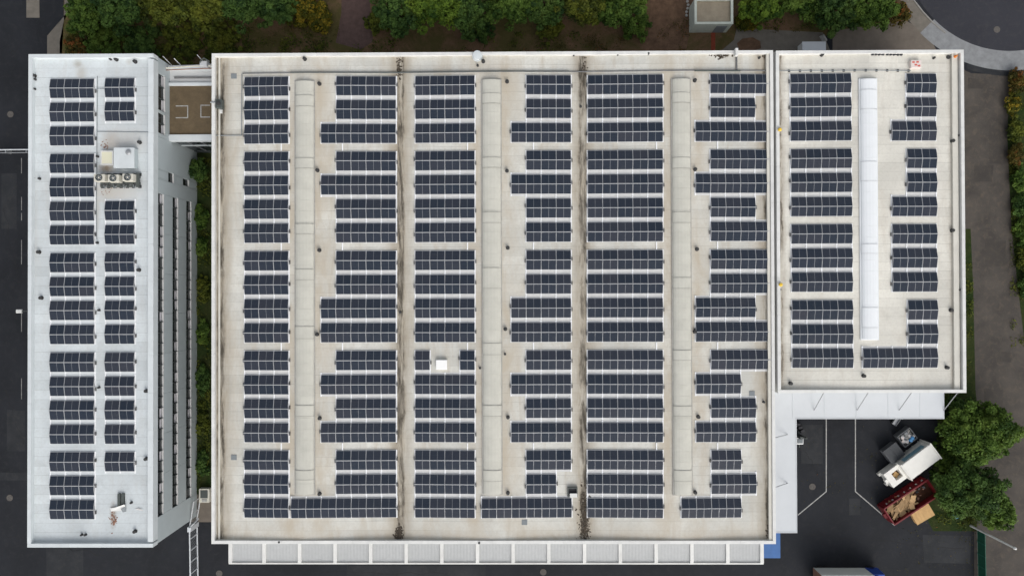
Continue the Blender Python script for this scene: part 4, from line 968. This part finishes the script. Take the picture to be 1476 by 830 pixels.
def fence(name, a, b, h, n, m, lb, cat='fence', bars=0, rail=.035, panel=None):
    d = (b - a); L = d.length; d = d.normalized(); t = empty(name, (a + b) / 2, lb, cat)
    for i in range(n + 1):
        p = a + d * (L * i / n); MB().box(p.x - .05, p.x + .05, p.y - .05, p.y + .05, 0, h).build('post', m, t)
    for z in (.12, h - .04): MB().tube([a + Vector((0, 0, z)), b + Vector((0, 0, z))], rail, 6).build('rail', m, t)
    if bars:
        for i in range(bars):
            p = a + d * (L * (i + .5) / bars); MB().tube([(p.x, p.y, .13), (p.x, p.y, h - .04)], .011, 4).build('bar', m, t)
    if panel:
        s = Vector((-d.y, d.x, 0)) * .02
        for i in range(n):
            p = a + d * (L * i / n + .06); q = a + d * (L * (i + 1) / n - .06); lo = [p - s, q - s, q + s, p + s]
            bb = MB(); bb.ring([v + Vector((0, 0, .17)) for v in lo], [v + Vector((0, 0, h - .1)) for v in lo]); bb.quad([v + Vector((0, 0, h - .1)) for v in lo]); bb.build('infill_panel', panel, t)
    return t
fence('steel_fence', P(284.5, 752, 0), P(287, 900, 0), 2.2, 9, 'canopy_white', 'pale steel fence running down from the gap between office and hall', bars=70, rail=.09)
fence('steel_gate', P(284.0, 750, 0), P(289.5, 716, 0), 2.0, 2, 'aluminium', 'open steel gate leaf between office corner and hall', cat='gate', bars=18, rail=.08)
fence('green_fence', P(1408, 762, 0), P(1411, 900, 0), 1.6, 8, 'green_rail', 'dark green panel fence at lower right beside the lane', panel='green_paint')
p = P(295, 714, .7); t = empty('garden_box', (p.x, p.y, 0), 'small pale box unit beside hall wall at end of planted gap', 'box')
MB().box(p.x - .75, p.x + .6, p.y - .9, p.y + .9, 0, .7).build('body', 'ac_body', t, bevel=.04); MB().box(p.x - .55, p.x + .4, p.y - .3, p.y + .7, .701, .74).build('grille', 'dark_steel', t)
MB().box(p.x - .35, p.x + .3, p.y - .8, p.y - .45, .701, .76).build('lid', 'paint_white', t)
p = P(281, 757, .6); t = empty('gate_post', (p.x, p.y, 0), 'pale gate post with curved bracket where the steel fence starts', 'post')
MB().box(p.x - .22, p.x + .22, p.y - .3, p.y + .3, 0, 2.2).build('post', 'canopy_white', t); MB().tube([(p.x, p.y + .3, 2.0), (p.x + .5, p.y + .7, 2.05), (p.x + 1.0, p.y + 1.3, 1.7)], .10, 8).build('bracket', 'steel', t)
# white barrier across the west lane
a, b_ = P(-60, 218.5, 1.0), P(46, 217.5, 1.0)
t = empty('barrier', (b_.x - 1, b_.y, 0), 'white double rail barrier across the road left of the office', 'barrier')
MB().tube([a + Vector((0, .17, 0)), b_ + Vector((0, .17, 0))], .08, 8).build('rail', 'canopy_white', t); MB().tube([a + Vector((0, -.17, -.3)), b_ + Vector((0, -.17, -.3))], .055, 8).build('rail', 'steel', t)
for k in range(4): q = a + (b_ - a) * (.08 + k * .28); MB().box(q.x - .06, q.x + .06, q.y - .2, q.y + .25, 0, 1.0).build('post', 'steel', t)
# lamps
p = P(27.5, 448.5, 6.4); t = empty('street_lamp', (p.x + 1.0, p.y, 0), 'lamp post with white head left of the office', 'street lamp')
MB().tube([(p.x + 1.0, p.y, 0), (p.x + 1.0, p.y, 6.1), (p.x + .7, p.y, 6.33), (p.x + .3, p.y, 6.36)], [.08, .055, .045, .04], 8).build('pole', 'dark_steel', t)
MB().box(p.x - .4, p.x + .35, p.y - .24, p.y + .24, 6.3, 6.46, taper=(.9, .8)).build('lamp_head', 'white_trim', t, bevel=.03)
p = P(1399, 757, 0); t = empty('lamp_column', (p.x, p.y, 0), 'tall white lamp column beside lower right tree', 'lamp post')
MB().tube([(p.x, p.y, 0), (p.x, p.y, 1.0), (p.x, p.y, 7.7)], [.15, .14, .10], 10).build('pole', 'white_trim', t); MB().lathe([(.1, 7.7), (.17, 7.85), (.15, 8.05), (.05, 8.12)], 12, (p.x, p.y, 0)).build('lamp_head', 'white_trim', t)
p = P(1388, 748, 1.6); t = MB().box(-.3, .3, -.35, .35, 0, .5, taper=(.8, .7)).build('blue_sack', 'blue_bag', None, (p.x, p.y, .02), bevel=.1); t.rotation_euler.z = .6; tag(t, 'blue sack lying under the lower right tree', 'sack')

# ================================================================== YARD: CONTAINERS, TRUCK
def at_yard(px, py, z=0): return P(px, py, z)
ANG = R(36.5)
def rootz(name, px, py, z, lb, cat, rz, group=None): p = P(px, py, z); return empty(name, (p.x, p.y, 0), lb, cat, group, rz)
def lbox(t, name, m, *a, bevel=0.0, taper=None, mtx=None):
    me = MB().box(*a, taper=taper, mtx=mtx).mesh(name, m); o = local(name, me, t)
    if bevel: bb = o.modifiers.new('bevel', 'BEVEL'); bb.width = bevel; bb.segments = 2
    return o
# white compactor: long closed body, low press end with a square feed hopper, hook bar
t = rootz('waste_compactor', 1311.5, 672.5, 1.8, 'white waste compactor container beside the red skip', 'container', ANG)
bd = lbox(t, 'body', 'compactor_white', -.9, 3.55, -1.12, 1.12, .2, 2.45, bevel=.06)
for i in range(5): lbox(t, 'side_rib', 'compactor_white', -.6 + i * .95, -.48 + i * .95, 1.12, 1.2, .25, 2.3); lbox(t, 'side_rib', 'compactor_white', -.6 + i * .95, -.48 + i * .95, -1.2, -1.12, .25, 2.3)
lbox(t, 'side_panel', 'teal_panel', -.3, 2.9, 1.201, 1.24, 1.5, 2.25)
lbox(t, 'end_frame', 'compactor_white', 3.55, 3.72, -1.22, 1.22, .15, 2.5, bevel=.03); lbox(t, 'end_frame', 'compactor_white', -1.05, -.9, -1.22, 1.22, .15, 2.5, bevel=.03)
b = MB(); b.box(-3.2, -2.35, -1.05, 1.05, .2, 1.55); b.box(-1.3, -1.05, -1.05, 1.05, .2, 1.55); b.box(-2.35, -1.3, .55, 1.05, .2, 1.55); b.box(-2.35, -1.3, -1.05, -.55, .2, 1.55); local('press_end', b.mesh('press_end', 'compactor_white'), t)
lbox(t, 'hopper_floor', 'rust_inside', -2.35, -1.3, -.55, .55, .25, .8); 
mw = Matrix.Translation((-1.8, -.1, .85)) @ Matrix.Rotation(.4, 4, 'Z'); lbox(t, 'cardboard', 'plywood', -.35, .3, -.3, .25, 0, .25, mtx=mw)
lbox(t, 'hook_bar', 'compactor_white', -3.5, -3.2, -.25, .25, .9, 1.35); lbox(t, 'foot', 'compactor_white', -3.45, -3.2, .6, .95, .0, .5); lbox(t, 'foot', 'compactor_white', -3.45, -3.2, -.95, -.6, .0, .5)
for sx in (-2.8, 3.0):
    for sy in (-.8, .8): lbox(t, 'roller', 'dark_steel', sx - .12, sx + .12, sy - .12, sy + .12, 0, .22)
# red open skip with timber
t = rootz('open_skip', 1309.5, 721.5, 1.2, 'dark red open skip holding scrap timber', 'skip', R(33.5))
L_, W_, H_ = 3.35, 1.2, 1.75
b = MB(); b.box(-L_, L_, -W_, W_, .12, .2); local('floor', b.mesh('floor', 'rust_inside'), t)
for s in (1, -1):
    lbox(t, 'side_wall', 'red_paint', -L_, L_, s * W_ - .04, s * W_ + .04, .12, H_)
    for i in range(8): lbox(t, 'side_rib', 'red_paint', -L_ + .25 + i * .9, -L_ + .37 + i * .9, *(sorted((s * (W_ + .041), s * (W_ + .15)))), .2, H_ - .08)
    lbox(t, 'top_rail', 'red_paint', -L_ - .05, L_ + .05, s * W_ - .09, s * W_ + .09, H_ + .001, H_ + .1, bevel=.02)
for i in range(7): lbox(t, 'tarp_hook', 'paint_white', -L_ + .65 + i * .9, -L_ + .83 + i * .9, W_ + .152, W_ + .21, H_ - .42, H_ - .2)
lbox(t, 'end_wall', 'red_paint', -L_ - .04, -L_ + .04, -W_ + .041, W_ - .041, .12, H_); lbox(t, 'end_wall', 'red_paint', L_ - .04, L_ + .04, -W_ + .041, W_ - .041, .12, H_)
for s in (-1, 1): lbox(t, 'top_rail', 'red_paint', s * L_ - .07, s * L_ + .07, -W_ + .091, W_ - .091, H_ + .001, H_ + .09)
lbox(t, 'lining', 'rust_inside', -L_ + .05, L_ - .05, -W_ + .042, W_ - .042, .21, .9); lbox(t, 'hook_bar', 'red_paint', -L_ - .35, -L_ - .05, -.3, .3, .8, 1.2)
for sx in (-2.6, 2.6): lbox(t, 'roller', 'dark_steel', sx - .14, sx + .14, -1.0, 1.0, 0, .12)
skip = t
for i in range(46):
    ln = random.uniform(.5, 1.3); wd_ = random.choice((.07, .1, .16, .28, .36)); px = random.uniform(-2.6, .5) ; py = random.uniform(-.85, .85)
    mt = Matrix.Translation((px, py, 1.0 + random.uniform(.02, .45))) @ Euler((random.uniform(-.2, .2), random.uniform(-.25, .25), random.gauss(.55, .55))).to_matrix().to_4x4()
    p_ = skip.matrix_basis @ mt
    o = MB().box(-ln / 2 * 1.4, ln / 2 * 1.4, -wd_, wd_, -.02, .02).build('timber_offcut', 'timber'); o.matrix_world = p_
    tag(o, 'pale timber offcut lying in the red skip', 'timber', 'timber offcuts in the red skip')
for i in range(14):
    s = random.uniform(.12, .32); o = MB().box(-s, s, -s * .7, s * .7, -s * .3, s * .3, taper=(.7, .8)).build('scrap_piece', random.choice(('rear_brown', 'rust_inside', 'vent_dark')), bevel=.03)
    o.matrix_world = skip.matrix_basis @ Matrix.Translation((random.uniform(.3, 3.0), random.uniform(-.8, .8), 1.0)) @ Euler((random.uniform(-.5, .5), random.uniform(-.5, .5), random.random() * 3)).to_matrix().to_4x4()
    tag(o, 'dark brown scrap piece in the emptier end of the red skip', 'scrap', 'dark scrap in the red skip')
# plywood crate beside it
t = rootz('timber_crate', 1329.8, 739.5, .9, 'sand coloured timber crate beside the red skip', 'crate', R(30))
lbox(t, 'body', 'plywood', -1.25, 1.25, -.95, .95, .12, .8)
for i in range(6): lbox(t, 'lid_board', 'plywood', -1.3 + i * .437, -1.3 + i * .437 + .42, -1.0, 1.0, .801, .85)
for sy in (-.7, 0, .7): lbox(t, 'skid', 'timber', -1.05, 1.05, sy - .06, sy + .06, 0, .119)
# grey lidded waste container
t = rootz('lidded_bin', 1288.5, 652.5, 1.3, 'dark grey lidded waste container beside the white compactor', 'waste container', R(37))
lbox(t, 'body', 'bin_metal', -.95, .95, -.85, .85, .15, 1.25, taper=(1.06, 1.1)); lbox(t, 'lid', 'dark_grey_lid', -1.05, -.02, -1.0, 1.0, 1.251, 1.34, bevel=.03); lbox(t, 'lid', 'dark_grey_lid', .02, 1.05, -1.0, 1.0, 1.251, 1.33, bevel=.03)
for sx in (-.8, .8):
    for sy in (-.7, .7): lbox(t, 'wheel', 'rubber', sx - .1, sx + .1, sy - .05, sy + .05, 0, .16)
# open container with mixed rubbish
t = rootz('open_bin', 1307.5, 630.0, 1.1, 'open waste container heaped with pale rubbish', 'waste container', R(37))
for a in ((-.95, .95, .78, .85), (-.95, .95, -.85, -.78)): lbox(t, 'side_wall', 'bin_metal', a[0], a[1], a[2], a[3], .15, 1.2)
for a in ((-1.0, -.951, -.85, .85), (.951, 1.0, -.85, .85)): lbox(t, 'side_wall', 'bin_metal', a[0], a[1], a[2], a[3], .15, 1.2)
lbox(t, 'floor', 'bin_metal', -.95, .95, -.78, .78, .15, .5)
for sx in (-.7, .7): lbox(t, 'skid', 'dark_steel', sx - .1, sx + .1, -.8, .8, 0, .149)
binr = t
for i in range(34):
    s = random.uniform(.14, .34); m = random.choice(['paper', 'paper', 'paper', 'bin_metal', 'kerb_grey', 'pink_white'])
    px, py = random.uniform(-.75, .75), random.uniform(-.6, .6)
    o = MB().box(-s, s, -s * .8, s * .8, -s * .3, s * .3, taper=(.8, .7)).build('rubbish_piece', m, bevel=.03); o.matrix_world = binr.matrix_basis @ Matrix.Translation((px, py, .75 + random.uniform(0, .35))) @ Euler((random.uniform(-.6, .6), random.uniform(-.6, .6), random.random() * 3)).to_matrix().to_4x4()
    tag(o, 'pale rubbish piece heaped in the open waste container', 'rubbish', 'rubbish in the open container')
for k, (dx, dy) in enumerate(((.15, -.55), (.45, -.45))):
    o = MB().lathe([(.1, 0), (.26, .08), (.24, .22), (.08, .3)], 9).build('blue_bag', 'blue_bag', smooth=True); o.matrix_world = binr.matrix_basis @ Matrix.Translation((dx, dy, 1.05)); tag(o, 'bright blue bag on the rubbish in the open container', 'bag', 'blue bags on the rubbish')
t = rootz('hand_cart', 1294.5, 607.5, .9, 'small grey cart beside the yard canopy edge', 'cart', R(55))
lbox(t, 'tray', 'steel', -.55, .55, -.3, .3, .3, .4); lbox(t, 'rim', 'steel', -.55, .55, .27, .3, .4, .6); lbox(t, 'rim', 'steel', -.55, .55, -.3, -.27, .4, .6); lbox(t, 'handle', 'steel', .56, .6, -.28, .28, .3, 1.0)
for sx in (-.4, .4):
    for sy in (-.25, .25): lbox(t, 'wheel', 'rubber', sx - .1, sx + .1, sy - .03, sy + .03, 0, .2)
# pallet stacker parked under the canopy
t = rootz('pallet_stacker', 1153.5, 632, 1.2, 'white and black pallet stacker half under the yard canopy', 'stacker', R(90))
lbox(t, 'body', 'truck_white', -.75, .15, -.45, .45, .15, 1.15, bevel=.08); lbox(t, 'battery_cover', 'vent_grey', -.6, -.05, -.35, .35, 1.151, 1.22, bevel=.03)
for sy in (-.38, .38): lbox(t, 'mast_rail', 'dark_steel', .18, .34, sy - .07, sy + .07, .1, 2.3)
for z in (.6, 1.5, 2.2): lbox(t, 'mast_brace', 'dark_steel', .2, .3, -.31, .31, z, z + .1)
for sy in (-.25, .25): lbox(t, 'fork', 'dark_steel', .35, 1.6, sy - .09, sy + .09, .08, .15)
for sx, sy in ((-.5, -.4), (-.5, .4), (1.4, -.25), (1.4, .25)): lbox(t, 'wheel', 'rubber', sx - .1, sx + .1, sy - .06, sy + .06, 0, .149 if sx < 0 else .079)
lbox(t, 'tiller', 'dark_steel', -1.2, -.75, -.05, .05, .9, .98)
for i in range(3):
    o = MB(); q = P(1151.5 + i * 3, 612 + i * 4.5, .8); o.box(-.35, .35, -.2, .2, 0, .7, taper=(.7, .8)); oo = o.build('tool_crate', 'dark_box', None, (q.x, q.y, 0.005), bevel=.03); oo.rotation_euler.z = .3 * i; tag(oo, 'small black crate beside the pallet stacker', 'crate', 'black crates by the stacker')
# box truck entering at the lower edge
p = P(1172, 818, 1.0); t = empty('box_truck', (p.x + 3.4, p.y - 1.25, 0), 'white box truck with blue cab at the lower edge of the yard', 'truck')
BL = 6.6
lbox(t, 'side_panel', 'truck_side', -3.35, -3.4 + BL, 1.2, 1.25, .95, 3.40); lbox(t, 'side_panel', 'truck_side', -3.35, -3.4 + BL, -1.25, -1.2, .95, 3.40)
lbox(t, 'rear_door', 'rear_brown', -3.4, -3.35, -1.25, 0.0, .95, 3.40); lbox(t, 'rear_door', 'rear_brown', -3.4, -3.35, 0.01, 1.25, .95, 3.40)
lbox(t, 'roof', 'truck_white', -3.42, -3.4 + BL + .02, -1.27, 1.27, 3.401, 3.46, bevel=.02); lbox(t, 'front_panel', 'truck_side', -3.4 + BL - .05, -3.4 + BL, -1.2, 1.2, .95, 3.40); lbox(t, 'chassis', 'dark_steel', -3.2, 5.2, -.5, .5, .55, .949)
lbox(t, 'cab', 'truck_blue', 3.35, 5.15, -1.15, 1.15, .5, 2.5, bevel=.12, taper=(.85, .92)); lbox(t, 'windscreen', 'glass_dark', 4.98, 5.1, -.9, .9, 1.6, 2.3)
lbox(t, 'air_deflector', 'truck_blue', 3.4, 4.2, -.9, .9, 2.501, 3.0, taper=(.5, .9), bevel=.05)
for sx in (-2.3, -1.3, 4.2):
    for sy in (-1.0, 1.0):
        wm = MB().lathe([(.2, -.14), (.46, -.14), (.48, 0), (.46, .14), (.2, .14)], 18).mesh('wheel', 'rubber'); local('wheel', wm, t, (sx, sy, .48), (R(90), 0, 0))

# ================================================================== TREES AND SHRUBS
def leaf_cloud(cen, rad, nleaf, size, nclump, flat=0.75, seed=0, edge=0.35):
    """leaf sized rhombs gathered in clumps over a lumpy crown; returns verts, faces, tint"""
    r = np.random.default_rng(seed); cen = np.array(cen); rad = np.array(rad)
    d = r.normal(size=(nclump, 3)); d /= np.linalg.norm(d, axis=1)[:, None]; d[:, 2] = np.abs(d[:, 2]) * 1.0 - 0.25
    rr = (r.uniform(0.25, 1.0, nclump) ** 0.5)[:, None]
    cc = cen + d * rr * rad * r.uniform(0.70, 1.22, (nclump, 1)); cs = r.uniform(0.35, 1.15, nclump) * edge
    ct = np.clip(r.normal(0.42, 0.34, nclump), 0, 1)
    k = r.integers(0, nclump, nleaf); off = r.normal(size=(nleaf, 3)); off /= np.linalg.norm(off, axis=1)[:, None]
    rl = r.uniform(0.35, 1.0, nleaf) ** 0.6
    sc_ = cs[k][:, None] * np.mean(rad) * np.array([1, 1, flat])
    pos = cc[k] + off * rl[:, None] * sc_
    nrm = off * 0.8 + r.normal(scale=0.62, size=(nleaf, 3)) + np.array([0, 0, 0.75]); nrm /= np.linalg.norm(nrm, axis=1)[:, None]
    t1 = np.cross(nrm, r.normal(size=(nleaf, 3))); t1 /= np.linalg.norm(t1, axis=1)[:, None]; t2 = np.cross(nrm, t1)
    s = (size * r.uniform(0.6, 1.35, nleaf))[:, None]
    v = np.stack([pos - t1 * s, pos - t2 * s * 0.55 + nrm * s * .12, pos + t1 * s, pos + t2 * s * 0.55 + nrm * s * .12], 1)
    v[:, :, 2] = np.maximum(v[:, :, 2], 0.03)
    tint = np.clip(ct[k] * 0.85 + r.uniform(-0.1, 0.4, nleaf), 0, 1)
    return v.reshape(-1, 3), tint
def leaf_obj(name, v, tint, m, parent=None):
    n = len(tint); me = bpy.data.meshes.new(name); me.vertices.add(n * 4); me.vertices.foreach_set('co', v.astype(np.float32).ravel())
    me.loops.add(n * 4); me.loops.foreach_set('vertex_index', np.arange(n * 4, dtype=np.int32)); me.polygons.add(n)
    me.polygons.foreach_set('loop_start', np.arange(0, n * 4, 4, dtype=np.int32)); me.polygons.foreach_set('loop_total', np.full(n, 4, dtype=np.int32))
    a = me.attributes.new('tint', 'FLOAT', 'FACE'); a.data.foreach_set('value', tint.astype(np.float32)); me.materials.append(M[m]); me.update(calc_edges=True)
    return link(name, me, parent)
seed_ = [100]
def tree(px, py, rpx, h, m, lb, ry=None, nleaf=None, size=0.17, grp=None, cat='tree', name='broadleaf_tree', shrub=False, z0=0.0):
    seed_[0] += 1; s = seed_[0]; rs = random.Random(s)
    zc = z0 + (h * 0.55 if not shrub else h * 0.42); c = P(px, py, zc); k = (CAM_H - zc) / F_PX
    rx = rpx * k; ryy = (ry or rpx) * k
    t = empty(name, (c.x, c.y, z0), lb, cat, grp)
    vr = (h - zc + z0) * 0.92 if not shrub else h * 0.52
    area = math.pi * rx * ryy
    n = nleaf or int(min(26000, max(700, area * (185 if not shrub else 150) * (0.24 / size) ** 1.7)))
    v, ti = leaf_cloud((c.x, c.y, zc), (rx * 0.86, ryy * 0.86, vr), n, size, int(max(14, 40 + area * 2.0)), seed=s, edge=0.24 if area > 12 else 0.40)
    leaf_obj('crown', v, ti, m, t)
    b = MB()
    if not shrub:
        b.tube([(c.x, c.y, z0 - .05), (c.x + rs.uniform(-.15, .15), c.y, z0 + h * .28), (c.x + rs.uniform(-.3, .3), c.y + rs.uniform(-.3, .3), z0 + h * .7)], [.2 + .01 * h, .15, .05], 8)
        for i in range(6):
            a = i * 1.05 + rs.uniform(-.3, .3); b.tube([(c.x, c.y, z0 + h * .27), (c.x + math.cos(a) * rx * .35, c.y + math.sin(a) * ryy * .35, z0 + h * .5), (c.x + math.cos(a) * rx * .7, c.y + math.sin(a) * ryy * .7, z0 + h * .66)], [.09, .06, .02], 6)
        b.build('trunk', 'bark', t)
    else:
        for i in range(5):
            a = i * 1.26 + rs.uniform(-.3, .3); b.tube([(c.x, c.y, z0), (c.x + math.cos(a) * rx * .5, c.y + math.sin(a) * ryy * .5, z0 + h * .6)], [.05, .015], 5)
        b.build('stems', 'bark', t)
    return t
GN = 'trees and shrubs above the buildings'
for a in (
    (128, 22, 36, 4.6, 'leaf_green', 'green tree at the upper left road bend'),
    (178, 8, 42, 5.4, 'leaf_dark', 'dark green tree second from the upper left road'),
    (238, 6, 44, 5.6, 'leaf_olive', 'olive green tree above the gap between office and hall'),
    (300, 12, 40, 4.8, 'leaf_olive', 'yellowish green tree above the hall upper left corner'),
    (352, 2, 42, 5.2, 'leaf_dark', 'dark tree left of the yellow shrub above hall'),
    (398, 8, 34, 4.4, 'leaf_dark', 'dark green tree touching the yellow shrub'),
    (575, 14, 42, 5.4, 'leaf_dark', 'dark tree just right of the brown track'),
    (630, -2, 52, 6.4, 'leaf_bright', 'bright green tree right of the brown track'),
    (676, 16, 38, 5.4, 'leaf_dark', 'dark tree to the right of the bright green crown'),
    (735, 0, 44, 5.6, 'leaf_green', 'green tree in the middle of the upper edge'),
    (785, 8, 38, 5.0, 'leaf_dark', 'dark tree right of the upper middle tree'),
    (838, 0, 46, 5.8, 'leaf_olive', 'olive tree second left of the bare earth path'),
    (893, 6, 44, 5.2, 'leaf_green', 'green tree directly left of the bare earth path'),
    (1098, 4, 40, 4.8, 'leaf_bright', 'bright green tree right of the small hut'),
    (1152, -2, 40, 5.2, 'leaf_green', 'green tree above the white cabinet'),
    (1204, 12, 42, 5.2, 'leaf_dark', 'dark tree over the annexe upper edge'),
    (1256, 8, 44, 5.4, 'leaf_green', 'rounded green tree left of the turning circle')):
    tree(*a, grp=GN)
    # a second row of crowns behind the frame edge keeps the belt closed
for px in (150, 260, 420, 600, 700, 800, 900, 1130, 1230): pass
for a in (
    (150, 58, 32, 1.9, 'leaf_green', 'green shrub at the office upper edge beside the road'),
    (112, 66, 22, 1.5, 'leaf_autumn', 'reddish shrub at the office upper left corner'),
    (205, 62, 34, 1.7, 'leaf_dark', 'dark shrub above the office roof right end'),
    (262, 62, 34, 1.2, 'leaf_olive', 'low olive shrub above the link wing'),
    (318, 58, 34, 1.3, 'leaf_olive', 'low yellow green shrub above the hall left corner'),
    (438, 12, 32, 2.6, 'leaf_yellow', 'yellow shrub left of the brown track'),
    (462, 30, 20, 1.6, 'leaf_yellow', 'small yellow green bush at the edge of the brown track'),
    (545, 30, 22, 2.0, 'leaf_olive', 'olive bush at right side of the brown track'),
    (690, 40, 26, 1.8, 'leaf_dark', 'small dark bush above the white round roof vent'),
    (792, 38, 26, 1.7, 'leaf_olive', 'low olive bush under the middle trees'),
    (915, 36, 26, 1.9, 'leaf_green', 'green bush at the corner of the bare earth path'),
    (1297, 20, 17, 2.2, 'leaf_autumn', 'orange autumn shrub beside the turning circle'),
    (1075, 30, 18, 1.6, 'leaf_yellow', 'yellow green bush at right wall of the hut')):
    tree(*a, grp=GN, cat='shrub', name='shrub', shrub=True, size=0.15)
for a in ((284, 246, 15, 3.2, 'leaf_dark', 'dark bush below the link wing in the gap', 18), (291, 312, 11, 1.3, 'leaf_green', 'bright green shrub uppermost along the office wall', 20),
          (291, 355, 9, 1.0, 'leaf_green', 'second green shrub along the office wall gap', 16), (293, 415, 9, 0.9, 'leaf_olive', 'third olive shrub along the office wall gap', 22), (292, 480, 9, 0.9, 'leaf_green', 'fourth green shrub along the office wall gap', 22),
          (292, 545, 10, 0.8, 'leaf_dark', 'fifth dark shrub along the office wall gap', 26), (292, 610, 9, 0.8, 'leaf_olive', 'sixth olive shrub along the office wall gap', 24), (292, 668, 10, 0.9, 'leaf_dark', 'lowest dark shrub along the office wall gap', 22)):
    tree(*a[:6], ry=a[6], grp='shrubs in the gap beside the office', cat='shrub', name='shrub', shrub=True, size=0.13)
tree(1411, 624, 64, 7.0, 'leaf_green', 'large round tree right of the yard canopy', ry=50, grp='trees beside the yard')
tree(1398, 706, 56, 6.0, 'leaf_dark', 'dark green tree right of the red skip', ry=48, grp='trees beside the yard')
tree(1432, 736, 36, 4.6, 'leaf_green', 'green tree above the white lamp column', ry=30, grp='trees beside the yard')
tree(1366, 664, 30, 2.8, 'leaf_green', 'green bush between the white compactor and the trees', ry=40, grp='bushes beside the yard', cat='shrub', name='shrub', shrub=True, size=0.15)
tree(1374, 590, 30, 1.8, 'leaf_dark', 'dark bush at the right end of the yard canopy', ry=22, grp='bushes beside the yard', cat='shrub', name='shrub', shrub=True, size=0.15)
HL = ['leaf_autumn', 'leaf_yellow', 'leaf_olive', 'leaf_autumn', 'leaf_green', 'leaf_dark', 'leaf_green', 'leaf_olive', 'leaf_dark']
for i, (px, py, r) in enumerate(((1466, 118, 13), (1461, 150, 11), (1464, 186, 12), (1464, 222, 12), (1471, 258, 13), (1473, 295, 14), (1475, 334, 14), (1478, 372, 14), (1483, 412, 14))):
    tree(px, py, r, 1.5, HL[i], f'{["orange","yellow green","olive","reddish","green","dark green","green","olive","dark"][i]} hedge shrub, {ORD[i]} from top along the right lane', ry=22, grp='hedge along the right lane', cat='shrub', name='hedge_shrub', shrub=True, size=0.13)
# low weeds: tufts over the beds (nobody could count them)
def weeds(name, regions, m, size, seed, per=60):
    r = np.random.default_rng(seed); vs_, ts = [], []
    for (x0, x1, y0, y1, n) in regions:
        a = P(x0, y1, 0); b = P(x1, y0, 0)
        nc = max(3, n // per); c = np.stack([r.uniform(a.x, b.x, nc), r.uniform(a.y, b.y, nc)], 1); k = r.integers(0, nc, n)
        xyp = c[k] + r.normal(scale=.45, size=(n, 2)); ok = (xyp[:, 0] > a.x) & (xyp[:, 0] < b.x) & (xyp[:, 1] > a.y) & (xyp[:, 1] < b.y); xyp = xyp[ok]; n = len(xyp)
        pos = np.concatenate([xyp, r.uniform(.05, .3, (n, 1))], 1); nr = r.normal(scale=.6, size=(n, 3)) + np.array([0, 0, 1.]); nr /= np.linalg.norm(nr, axis=1)[:, None]
        t1 = np.cross(nr, r.normal(size=(n, 3))); t1 /= np.linalg.norm(t1, axis=1)[:, None]; t2 = np.cross(nr, t1); s = (size * r.uniform(.5, 1.4, n))[:, None]
        v = np.stack([pos - t1 * s, pos - t2 * s * .4, pos + t1 * s, pos + t2 * s * .4], 1); v[:, :, 2] = np.maximum(v[:, :, 2], .025); vs_.append(v.reshape(-1, 3)); ts.append(np.clip(r.normal(.4, .25, n), 0, 1))
    o = leaf_obj(name, np.concatenate(vs_), np.concatenate(ts), m); o['kind'] = 'stuff'; return o
tag(weeds('ground_cover', [(95, 350, 0, 98, 9000), (350, 480, 40, 98, 1500), (500, 930, 45, 90, 1300), (1062, 1300, 20, 44, 800), (278, 305, 225, 710, 2600), (1386, 1402, 380, 560, 500), (1350, 1410, 565, 760, 2600), (1456, 1476, 105, 500, 1500)], 'leaf_olive', .15, 5), 'low green weeds covering the planted beds', 'ground cover')
tag(weeds('fallen_leaves', [(380, 490, 35, 88, 700), (690, 935, 50, 90, 900), (1062, 1200, 40, 48, 250), (935, 995, 0, 80, 350)], 'leaf_autumn', .10, 6), 'fallen brown leaves on the bare ground', 'fallen leaves')
tag(weeds('yard_leaves', [(1290, 1405, 745, 825, 150), (1150, 1330, 610, 740, 110)], 'leaf_autumn', .10, 9, 3), 'scattered fallen leaves on the yard asphalt', 'fallen leaves')
